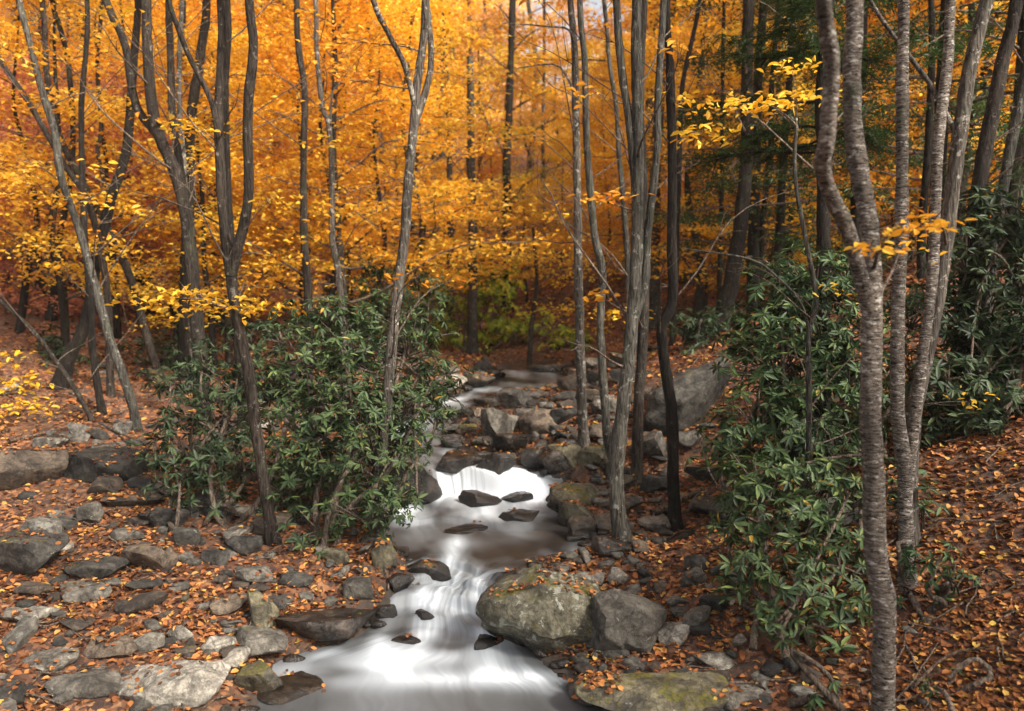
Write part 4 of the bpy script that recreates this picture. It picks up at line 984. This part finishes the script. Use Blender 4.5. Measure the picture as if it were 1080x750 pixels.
# ------------------------------------------------------------------ rhododendrons
def rhodo(name, label, base, blobs, Y, mat, L=.10, dens=1.0, stems=7, group='rhododendron bushes', fern=0, wid=.3):
    g = ghit(*base) if Y is None else np.array([at(*base, Y)[0], Y, 0]); g[2] = hz(g[0], g[1])
    root = thing(name, label, 'bush', tuple(g), group)
    s = g[1] / F; a = Acc(); st_ = Acc(); off = g.copy()
    for bi, (px, py, rp, dY) in enumerate(blobs):
        yy = g[1] + dY; c = at(px, py, yy) - off; r = rp * yy / F
        nw = int(dens * 62 * (r / .35) ** 2) + 6
        U = unit(rng.normal(size=(nw, 3))); rad = r * (.35 + .70 * rng.random(nw) ** .6)
        rad *= 1 + .55 * vnoise(U * 2.3 + bi * 5, 3)
        C = c + U * rad[:, None] * np.array([1.1, .9, .9])
        C = C[fbm(C * 4.0 + bi, 61, 2) > -.22]
        gz = height(C[:, 0] + off[0], C[:, 1] + off[1]) - off[2]
        C = C[C[:, 2] > gz + .05]; nw = len(C)
        if nw == 0: continue
        ax = unit(unit(C - c) * .7 + np.array([0, 0, .8]) + rng.normal(size=(nw, 3)) * .3)
        per = 9
        A = np.repeat(ax, per, 0); CC = np.repeat(C, per, 0); n_ = len(CC)
        ph = np.tile(np.arange(per) / per * 2 * np.pi, nw) + np.repeat(rng.random(nw) * 6, per) + rng.normal(size=n_) * .15
        ref = unit(np.cross(A, [0.3, .9, .1])); r2 = np.cross(A, ref)
        rd = ref * np.cos(ph)[:, None] + r2 * np.sin(ph)[:, None]
        up = (rng.uniform(-.35, .35, n_) + np.repeat(rng.uniform(-.6, .5, nw), per))[:, None]
        D = unit(rd + A * up); LL = L * rng.uniform(.65, 1.25, n_) * np.repeat(rng.uniform(.6, 1.25, nw), per)
        ok = rng.random(n_) < .82; D, LL, A, CC = D[ok], LL[ok], A[ok], CC[ok]; n_ = len(D)
        leaves(a, CC + D * L * .06, D, A + rng.normal(size=(n_, 3)) * .15, LL, LL * wid, 0, True, .12, .16)
        # twig inside each whorl cluster
        for q in range(0, nw, 5):
            tube(st_, smooth_path([C[q], C[q] * .6 + c * .4 - [0, 0, .04], c - [0, 0, r * .4]], 5), np.linspace(.004, .009, 5), 4)
        if bi % max(1, len(blobs) // stems) == 0:
            b0 = np.array([rng.normal() * .12, rng.normal() * .1, -.06])
            mid = (b0 + c) / 2 + rng.normal(size=3) * .12
            tube(st_, smooth_path([b0, b0 * .6 + mid * .4 + rng.normal(size=3) * .06, mid, mid * .4 + c * .6 + rng.normal(size=3) * .05, c], 14), np.linspace(.026, .009, 14), 6)
        else:
            b0 = np.array(blobs[bi - 1][:2]); pc = at(blobs[bi - 1][0], blobs[bi - 1][1], g[1] + blobs[bi - 1][3]) - off
            tube(st_, smooth_path([pc - [0, 0, .1], (pc + c) / 2 + rng.normal(size=3) * .08, c], 9), np.linspace(.014, .008, 9), 5)
    if not a.v: print('EMPTY', label); bpy.data.objects.remove(root); return
    link('foliage', a.mesh('foliage', [M[mat]]), root)
    link('stem', st_.mesh('stem', [M['twig']], {0}), root)
    return root
rhodo('rhododendron', 'large rhododendron between the forked tree and the stream', (345, 572),
      [(350, 500, 60, .4), (395, 470, 56, .4), (420, 425, 48, .6), (372, 420, 56, .4), (330, 440, 56, .5), (415, 515, 38, .1), (335, 545, 40, .0), (385, 535, 42, .0), (440, 465, 30, .6), (455, 400, 34, .9),
       (375, 365, 46, .6), (320, 370, 46, .7), (430, 360, 40, .9), (300, 420, 44, .6), (315, 490, 40, .4), (460, 440, 24, .9), (474, 385, 24, 1.3), (345, 330, 32, .8), (395, 325, 30, 1), (450, 345, 26, 1.2), (440, 520, 20, .0)], None, 'rhodo', .07, 1.7)
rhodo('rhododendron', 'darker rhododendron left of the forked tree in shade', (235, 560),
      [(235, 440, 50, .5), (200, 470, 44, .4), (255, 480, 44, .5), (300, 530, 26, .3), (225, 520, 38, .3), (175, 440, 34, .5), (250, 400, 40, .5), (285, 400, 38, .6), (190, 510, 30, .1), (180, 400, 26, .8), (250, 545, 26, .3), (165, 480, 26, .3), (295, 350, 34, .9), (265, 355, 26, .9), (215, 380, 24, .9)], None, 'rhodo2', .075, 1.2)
rhodo('rhododendron', 'tall wind stirred rhododendron behind the bent sapling on the right', (840, 560),
      [(840, 470, 60, .2), (800, 440, 46, .2), (870, 420, 56, .3), (820, 380, 56, .4), (870, 350, 56, .4), (800, 345, 40, .5), (860, 300, 44, .5), (895, 390, 44, .4), (880, 480, 48, .1), (820, 310, 34, .6), (775, 470, 34, .2), (890, 290, 30, .6), (830, 285, 26, .7), (960, 330, 40, 1.0), (965, 400, 40, 1.0), (930, 440, 36, .8), (970, 470, 30, .8)], 5.6, 'rhodo', .078, 2.3)
rhodo('rhododendron', 'low open rhododendron in front of the right bank beside the birch', (850, 735),
      [(800, 535, 42, .2), (850, 545, 46, .2), (885, 580, 42, .1), (840, 600, 44, 0), (790, 590, 34, .1), (870, 650, 34, -.1), (820, 655, 30, -.1), (895, 520, 38, .3), (770, 545, 30, .3), (760, 505, 30, .5), (900, 640, 26, 0), (885, 690, 24, -.2), (770, 620, 20, .1), (945, 515, 34, .5), (975, 560, 32, .5), (965, 615, 24, .4), (935, 465, 32, .6), (800, 500, 36, .3), (850, 500, 36, .3)], 4.5, 'rhodo', .074, 1.35, 9)
rhodo('rhododendron', 'dark rhododendron filling the right edge behind the leaf slope', (1050, 470),
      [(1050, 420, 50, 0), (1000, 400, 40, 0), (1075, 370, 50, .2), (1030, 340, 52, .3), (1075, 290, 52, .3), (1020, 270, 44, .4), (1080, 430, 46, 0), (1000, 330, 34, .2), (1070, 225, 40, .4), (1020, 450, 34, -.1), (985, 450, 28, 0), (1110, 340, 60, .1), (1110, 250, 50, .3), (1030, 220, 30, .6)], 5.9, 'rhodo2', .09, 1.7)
rhodo('rhododendron', 'little green sprig growing right of the slender birch', (985, 640),
      [(990, 590, 26, 0), (965, 585, 22, .1), (1005, 610, 20, -.1), (970, 640, 20, 0)], None, 'rhodo', .07, .6, 3)
rhodo('seedling', 'low green seedling on the leaf slope at the bottom right', (1000, 735), [(1000, 715, 18, 0), (985, 725, 12, 0)], None, 'rhodo', .05, .8, 2, 'seedlings on the leaf slope')
rhodo('seedling', 'green seedling at the right edge of the leaf slope', (1062, 705), [(1060, 690, 16, 0)], None, 'rhodo', .05, .8, 2, 'seedlings on the leaf slope')
rhodo('seedling', 'seedling high on the leaf slope below the dark rhododendron', (1050, 540), [(1048, 530, 13, 0)], None, 'rhodo', .05, .9, 2, 'seedlings on the leaf slope')
rhodo('seedling', 'seedling at the foot of the twin stemmed birch', (880, 745), [(885, 730, 18, 0), (865, 738, 12, 0)], None, 'rhodo', .055, .8, 2, 'seedlings on the leaf slope')
rhodo('rhododendron', 'small rhododendron beyond the crooked trunk', (735, 400),
      [(735, 360, 24, 0), (745, 340, 22, .2), (722, 345, 18, .2), (752, 375, 20, -.1)], 9.5, 'rhodo2', .09, 1.2)
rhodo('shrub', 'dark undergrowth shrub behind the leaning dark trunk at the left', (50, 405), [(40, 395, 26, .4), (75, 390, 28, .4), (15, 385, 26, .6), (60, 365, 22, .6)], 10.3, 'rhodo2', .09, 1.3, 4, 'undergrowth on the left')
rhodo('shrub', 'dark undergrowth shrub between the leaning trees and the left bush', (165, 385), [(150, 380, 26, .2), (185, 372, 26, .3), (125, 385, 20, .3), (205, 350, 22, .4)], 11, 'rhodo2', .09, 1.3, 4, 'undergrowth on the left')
rhodo('shrub', 'reddish shrub at the far left among thin trunks', (40, 350), [(30, 335, 26, 0), (65, 325, 24, .2), (10, 315, 24, .3), (95, 335, 22, .2)], 13, 'red', .08, .9, 4, 'undergrowth on the left', wid=.5)
rhodo('shrub', 'yellow green shrub beyond the head of the stream', (500, 385),
      [(470, 325, 34, 0), (520, 325, 34, 0), (545, 350, 26, 0), (495, 350, 30, 0), (450, 345, 26, 0), (530, 300, 22, .3), (505, 300, 24, .3), (565, 345, 20, 0)], 15.5, 'olive', .12, .5, 5, 'shrubs beyond the stream', wid=.45)
rhodo('shrub', 'dull green shrub left of the yellow green one', (420, 390),
      [(400, 300, 30, 0), (425, 320, 30, 0), (455, 315, 24, .2), (385, 320, 26, 0), (440, 290, 22, .4)], 12, 'rhodo', .10, .8, 5, 'shrubs beyond the stream')
rhodo('shrub', 'yellow green shrub behind the big grey green tree', (745, 440),
      [(725, 400, 20, .3), (718, 415, 18, .2), (735, 385, 18, .3)], 9.2, 'olive', .07, 1.0, 3, 'shrubs beyond the stream', wid=.45)
rhodo('shrub', 'low bright fern like shrub behind the thin birches', (600, 375),
      [(590, 358, 18, 0), (612, 362, 16, 0)], 15, 'olive', .12, 1.0, 3, 'shrubs beyond the stream', wid=.35)

# ------------------------------------------------------------------ autumn trees behind: prototypes, then copies
def proto_tree(name, kind, H, leafmat, barkmat, first, nb, spread, seed, lsize=.08, nleaf=135):
    rs_ = np.random.default_rng(seed)
    P = [np.array([0, 0, -.3])]; x = y = 0
    for k in range(1, 7):
        x += rs_.normal() * .035 * H / 6 * (2 if k > 2 else 1); y += rs_.normal() * .2; P.append(np.array([x, y, H * k / 6]))
    me, Q, rad = trunk_mesh('trunk', np.array(P), .018 * H + .05, .03, barkmat, 1.4, 9, .12, .25)
    a = Acc()
    for k in range(nb):
        f = first + (1 - first) * (k + rs_.random()) / nb; i_ = min(len(Q) - 1, int(f * len(Q)))
        ang = k * 2.4 + rs_.normal() * .4; ln = spread * (1.1 - .65 * (f - first) / (1 - first)) * rs_.uniform(.6, 1.2)
        e = Q[i_] + np.array([math.cos(ang) * ln, math.sin(ang) * ln, ln * rs_.uniform(.05, .45)])
        B = bough(a, Q[i_], e, max(.012, rad[i_] * .35), 0, .08, 2, k + seed, 4)
        for b_ in (B[-1], B[6], B[4] + rs_.normal(size=3) * .25):
            spray(a, b_, .62 * rs_.uniform(.7, 1.25), nleaf, lsize, 1, .22, elong=1.15)
    cm = a.mesh('crown', [M['twig'], M[leafmat]], {0})
    return me, cm
def copies(proto, spots, name, labf, grp):
    me, cm = proto
    for k, (x, y, s, rz) in enumerate(spots):
        o = thing(name, labf(x, y, k), 'tree', (x, y, hz(x, y)), grp)
        o.rotation_euler = (0, 0, rz); o.scale = (s, s, s)
        link('trunk', me, o); link('crown', cm, o)
PROT = [proto_tree('t', 'under', 6.5, 'yellow', 'bark', .14, 26, 2.1, 1),
        proto_tree('t', 'under', 5.5, 'gold', 'bark', .16, 24, 2.2, 2),
        proto_tree('t', 'under', 8.5, 'orange', 'dark_bark', .18, 30, 2.4, 3),
        proto_tree('t', 'tall', 15, 'yellow', 'bark', .26, 24, 3.0, 4, .12),
        proto_tree('t', 'tall', 16, 'peach', 'grey_bark', .26, 24, 3.2, 5, .12),
        proto_tree('t', 'tall', 13, 'gold', 'grey_bark', .30, 20, 2.8, 6, .12),
        proto_tree('t', 'under', 4.0, 'red', 'bark', .10, 22, 1.6, 7, .08)]
KN = ['golden yellow understory tree', 'bright gold understory tree', 'deep orange tree', 'tall yellow crowned tree', 'tall pale orange tree', 'tall golden tree', 'low reddish tree']
VL = [(20, 'the left edge'), (97, 'the leaning trees on the left'), (165, 'the thick dark left trunk'), (245, 'the forked brown tree'), (318, 'the slim straight tree'), (350, 'the white flecked tree'), (430, 'the thin spotted tree'),
      (497, 'the broken topped trunk'), (535, 'the short dark trunk'), (573, 'the pinkish thin trunk'), (610, 'the thin birch pair'), (670, 'the big grey trunk'), (707, 'the dark crooked trunk'), (757, 'the sturdy dark trunk'),
      (820, 'the two dark trunks'), (868, 'the hemlock'), (920, 'the twin stemmed birch'), (1010, 'the thick leaning trunk'), (1065, 'the right edge')]
spots = []
rs = np.random.default_rng(5)
tries = 0
while len(spots) < 120 and tries < 20000:
    tries += 1
    Y = 10.5 * (44 / 10.5) ** rs.random()
    X = rs.uniform(-.80, .80) * Y
    px, py, d_ = proj((X, Y, hz(X, Y)))
    if Y < 13 and 380 < px < 900: continue
    if Y < 19 and 440 < px < 600: continue
    if Y < 27 and 480 < px < 640 and rs.random() < .8: continue
    if Y < 12 and px > 700: continue
    if any((X - a_[0]) ** 2 + (Y - a_[1]) ** 2 < (.8 + .030 * Y) ** 2 for a_ in spots): continue
    u = rs.random()
    if Y < 17: k = [0, 1, 0, 1, 2, 1, 0][int(u * 7)]
    elif Y < 28: k = [0, 1, 2, 3, 1, 5, 4, 0][int(u * 8)]
    else: k = [3, 4, 5, 4, 1, 2, 4][int(u * 7)]
    if px > 850 and k == 2: k = int(u * 7) % 2
    if 470 < px < 540 and Y > 24: k = [4, 5, 4][int(u * 3)]
    if 540 <= px < 665 and Y > 20: k = [0, 1][int(u * 2)]
    spots.append((X, Y, rs.uniform(.8, 1.2), rs.uniform(0, 6.28), k, px))
for x_, y_ in ((-8.5, 14.5), (-7.2, 16), (-10.5, 15.5), (-4.8, 18.5), (-6.3, 13.4)):
    spots.append((x_, y_, 1.0, 1.3 * x_, 6, proj((x_, y_, 2))[0]))
bykey = {}
for sp in spots:
    lm = min(VL, key=lambda t: abs(t[0] - sp[5])); side = 'left of' if sp[5] < lm[0] else 'right of'
    bykey.setdefault((sp[4], side, lm[1]), []).append(sp)
for px_, Y_, s_, k_ in ((470, 19, .62, 1), (522, 21, .6, 0), (556, 18.5, .5, 1), (592, 20.5, .6, 1), (640, 17.5, .6, 0), (665, 19.5, .6, 1), (740, 15, .6, 0)):
    spots.append((at(px_, 300, Y_)[0], Y_, s_, px_ * .1, k_, px_))
bykey = {}
for sp in spots:
    lm = min(VL, key=lambda t: abs(t[0] - sp[5])); side = 'left of' if sp[5] < lm[0] else 'right of'
    bykey.setdefault((sp[4], side, lm[1]), []).append(sp)
for (k, side, lm), lst in bykey.items():
    lst.sort(key=lambda t: t[1])
    for q, (X, Y, s, rz, _, px) in enumerate(lst):
        if len(lst) == 1: lab = '%s in the wood, just %s %s' % (KN[k], side, lm)
        elif q == 0: lab = '%s, closest one just %s %s' % (KN[k], side, lm)
        else: lab = '%s, %s closest one %s %s' % (KN[k], ['', 'second', 'third', 'fourth', 'fifth', 'sixth', 'seventh', 'eighth', 'ninth', 'tenth', 'eleventh', 'twelfth'][q], side, lm)
        copies(PROT[k], [(X, Y, s, rz)], 'autumn_tree', lambda a1, a2, a3, L_=lab: L_, 'autumn trees in the wood behind')

SAP = [('thin dark leaning sapling left of the leaning dark trunk', 15, 11.5, .55), ('thin dark sapling just behind the leaning dark trunk', 50, 12.5, .7), ('dark sapling between the two leaning pale trees', 120, 12.2, .6), ('dark sapling behind the bush and the second leaning tree', 182, 12.6, .65),
       ('thin sapling at the foot of the thick dark left trunk', 222, 11.2, .5), ('slim dark sapling behind the reddish shrub', 85, 14, .7), ('slim sapling in gold leaves right of the second leaning tree', 155, 14.3, .7), ('thin sapling right of the slim straight tree', 338, 12.4, .6), ('thin sapling left of the thin pale spotted tree', 385, 13.5, .6)]
sap_proto = proto_tree('t', 'sap', 9, 'yellow', 'dark_bark', .25, 12, 1.3, 21, .07, 50)
for lab, px_, Y_, s_ in SAP:
    copies(sap_proto, [(at(px_, 300, Y_)[0], Y_, s_, px_ * .37)], 'sapling', lambda a1, a2, a3, L_=lab: L_, 'thin saplings on the left')
PROT2 = [proto_tree('t', 'pole', 17, 'yellow', 'dark_bark', .45, 14, 2.2, 11, .09, 90), proto_tree('t', 'pole', 15, 'gold', 'grey_bark', .40, 14, 2.0, 12, .09, 90), proto_tree('t', 'pole', 16, 'peach', 'bark', .5, 12, 2.4, 13, .09, 90)]
K2 = ['straight dark pole like tree', 'straight grey pole like tree', 'straight brown pole like tree']
sp2 = []; tries = 0
while len(sp2) < 66 and tries < 9000:
    tries += 1
    Y = 15 * (38 / 15) ** rs.random(); X = rs.uniform(-.74, .74) * Y
    px, py, d_ = proj((X, Y, hz(X, Y)))
    if Y < 15 and 400 < px < 760: continue
    if Y < 21 and 450 < px < 600: continue
    if 560 < px < 650 and rs.random() < .7: continue
    if any((X - a_[0]) ** 2 + (Y - a_[1]) ** 2 < .55 for a_ in spots + sp2): continue
    sp2.append((X, Y, rs.uniform(.85, 1.15), rs.uniform(0, 6.28), int(rs.integers(3)), px))
bykey = {}
for sp in sp2:
    lm = min(VL, key=lambda t: abs(t[0] - sp[5])); side = 'left of' if sp[5] < lm[0] else 'right of'
    bykey.setdefault((sp[4], side, lm[1]), []).append(sp)
for (k, side, lm), lst in bykey.items():
    lst.sort(key=lambda t: t[1])
    for q, (X, Y, s, rz, _, px) in enumerate(lst):
        lab = '%s%s %s %s' % (K2[k], ' in the wood' if len(lst) == 1 else (', nearest one' if q == 0 else ', %s nearest one' % ['', 'second', 'third', 'fourth', 'fifth', 'sixth', 'seventh'][q]), side, lm)
        copies(PROT2[k], [(X, Y, s, rz)], 'pole_tree', lambda a1, a2, a3, L_=lab: L_, 'straight pole trees in the wood behind')

# dark evergreens on the right
def evergreen(seed):
    rs_ = np.random.default_rng(seed); H = 11
    me, Q, rad = trunk_mesh('trunk', np.array([[0, 0, -.3], [.1, 0, 4], [0, .1, 8], [.1, 0, H]]), .26, .05, 'dark_bark', 1.4, 9, .12, .25)
    a = Acc()
    for k in range(46):
        f = .16 + .84 * k / 46; i_ = min(len(Q) - 1, int(f * len(Q))); ang = k * 2.4 + rs_.normal() * .3; ln = 2.3 * (1.05 - f) + .3
        e = Q[i_] + np.array([math.cos(ang) * ln, math.sin(ang) * ln, -.18 * ln + .1])
        B = bough(a, Q[i_], e, max(.01, rad[i_] * .25), 0, .05, 2, k, 4)
        for q in (4, 6, 8, 9):
            n_ = 75; P = B[q] + rng.normal(size=(n_, 3)) * np.array([.26, .26, .05]); P[:, 2] -= .10
            leaves(a, P, unit(randdir(n_, .4) + [0, 0, -.3]), unit(np.array([0, 0, 1.]) + rng.normal(size=(n_, 3)) * .4), rng.uniform(.07, .14, n_), .03, 1)
    return me, a.mesh('crown', [M['twig'], M['needle']], {0})
EV = evergreen(3)
for px_, Y_, s_, lab in [(905, 10.5, .8, 'dark evergreen behind the twin stemmed birch'), (985, 9.5, .75, 'dark evergreen between the slender birch and the thick leaning trunk'),
                         (1060, 9.0, .8, 'dark evergreen rising above the far right rhododendron'), (830, 13.5, .8, 'dark evergreen standing behind the two dark trunks'), (795, 12, .8, 'dark evergreen left of the hemlock beside the sturdy dark trunk'), (1035, 13, 1.0, 'taller dark evergreen deep in the wood near the right corner')]:
    X_ = at(px_, 300, Y_)[0]
    copies(EV, [(X_, Y_, s_, px_ * .1)], 'evergreen_tree', lambda a1, a2, a3, L_=lab: L_, 'dark evergreens on the right')

# ------------------------------------------------------------------ the far hillside wood, one mass
acc = Acc(); NH = 520
for t in range(NH):
    Y = rng.uniform(44, 122); X = rng.uniform(-.82, .82) * Y
    z = hz(X, Y); H = rng.uniform(7, 12)
    if abs(X / Y - .075) < .07: H *= .35
    tube(acc, [[X, Y, z - .3], [X + rng.normal() * .2, Y, z + H * .5], [X + rng.normal() * .4, Y, z + H]], [.16, .12, .05], 5, 0)
    m_ = int(rng.choice([1, 1, 2, 3, 4], p=[.12, .08, .15, .58, .07]))
    n_ = 330; U = rng.normal(size=(n_, 3)) * np.array([1.5, 1.5, H * .22]) + np.array([X, Y, z + H * .62])
    leaves(acc, U, randdir(n_, .3), unit(np.array([0, -.3, 1.]) + rng.normal(size=(n_, 3)) * .5), rng.uniform(.3, .6, n_), .30, m_)
tag(link('hillside_wood', acc.mesh('hillside_wood', [M['grey_bark'], M['yellow'], M['orange'], M['peach'], M['olive']], {0})), 'far hillside wood in pale orange and gold', kind='stuff')
# unseen tree canopy added behind the camera to shade the stream
acc = Acc()
for t in range(25):
    X, Y = rng.uniform(-1, 19), rng.uniform(-14, .5)
    if Y > -2.5 and abs(X) < 3: continue
    z = hz(X, Y)
    tube(acc, smooth_path([[X, Y, z - .3], [X + .2, Y, z + 6], [X + rng.normal() * .4, Y, z + 15]], 8), np.linspace(.16, .04, 8), 7, 0)
    for q in range(13):
        c = np.array([X, Y, z + rng.uniform(9.5, 16)]) + rng.normal(size=3) * [1.4, 1.4, 0]
        spray(acc, c, 1.1, 60, .22, 1, .3)
tag(link('shade_trees_behind', acc.mesh('shade_trees_behind', [M['grey_bark'], M['yellow']], {0})), 'unseen trees added behind the viewer to shade the stream', kind='stuff')
# ------------------------------------------------------------------ thin haze between the trees
bm = bmesh.new(); bmesh.ops.create_cube(bm, size=1)
me = bpy.data.meshes.new('haze'); bm.to_mesh(me); bm.free()
hm = bpy.data.materials.new('thin_haze'); hm.use_nodes = True; hn = hm.node_tree
hn.nodes.remove(hn.nodes['Principled BSDF'])
pv = hn.nodes.new('ShaderNodeVolumePrincipled'); pv.inputs['Color'].default_value = (1, .93, .86, 1); pv.inputs['Density'].default_value = .0007
hn.links.new(pv.outputs[0], hn.nodes['Material Output'].inputs['Volume'])
me.materials.append(hm); hb = link('haze', me, loc=(0, 50, 35)); hb.scale = (236, 172, 90)
tag(hb, 'thin pale haze in the wood', kind='stuff')
print('objects', len(sc.objects), 'labels unique', len({o.get('label') for o in sc.objects if o.get('category')}), sum(1 for o in sc.objects if o.get('category')))
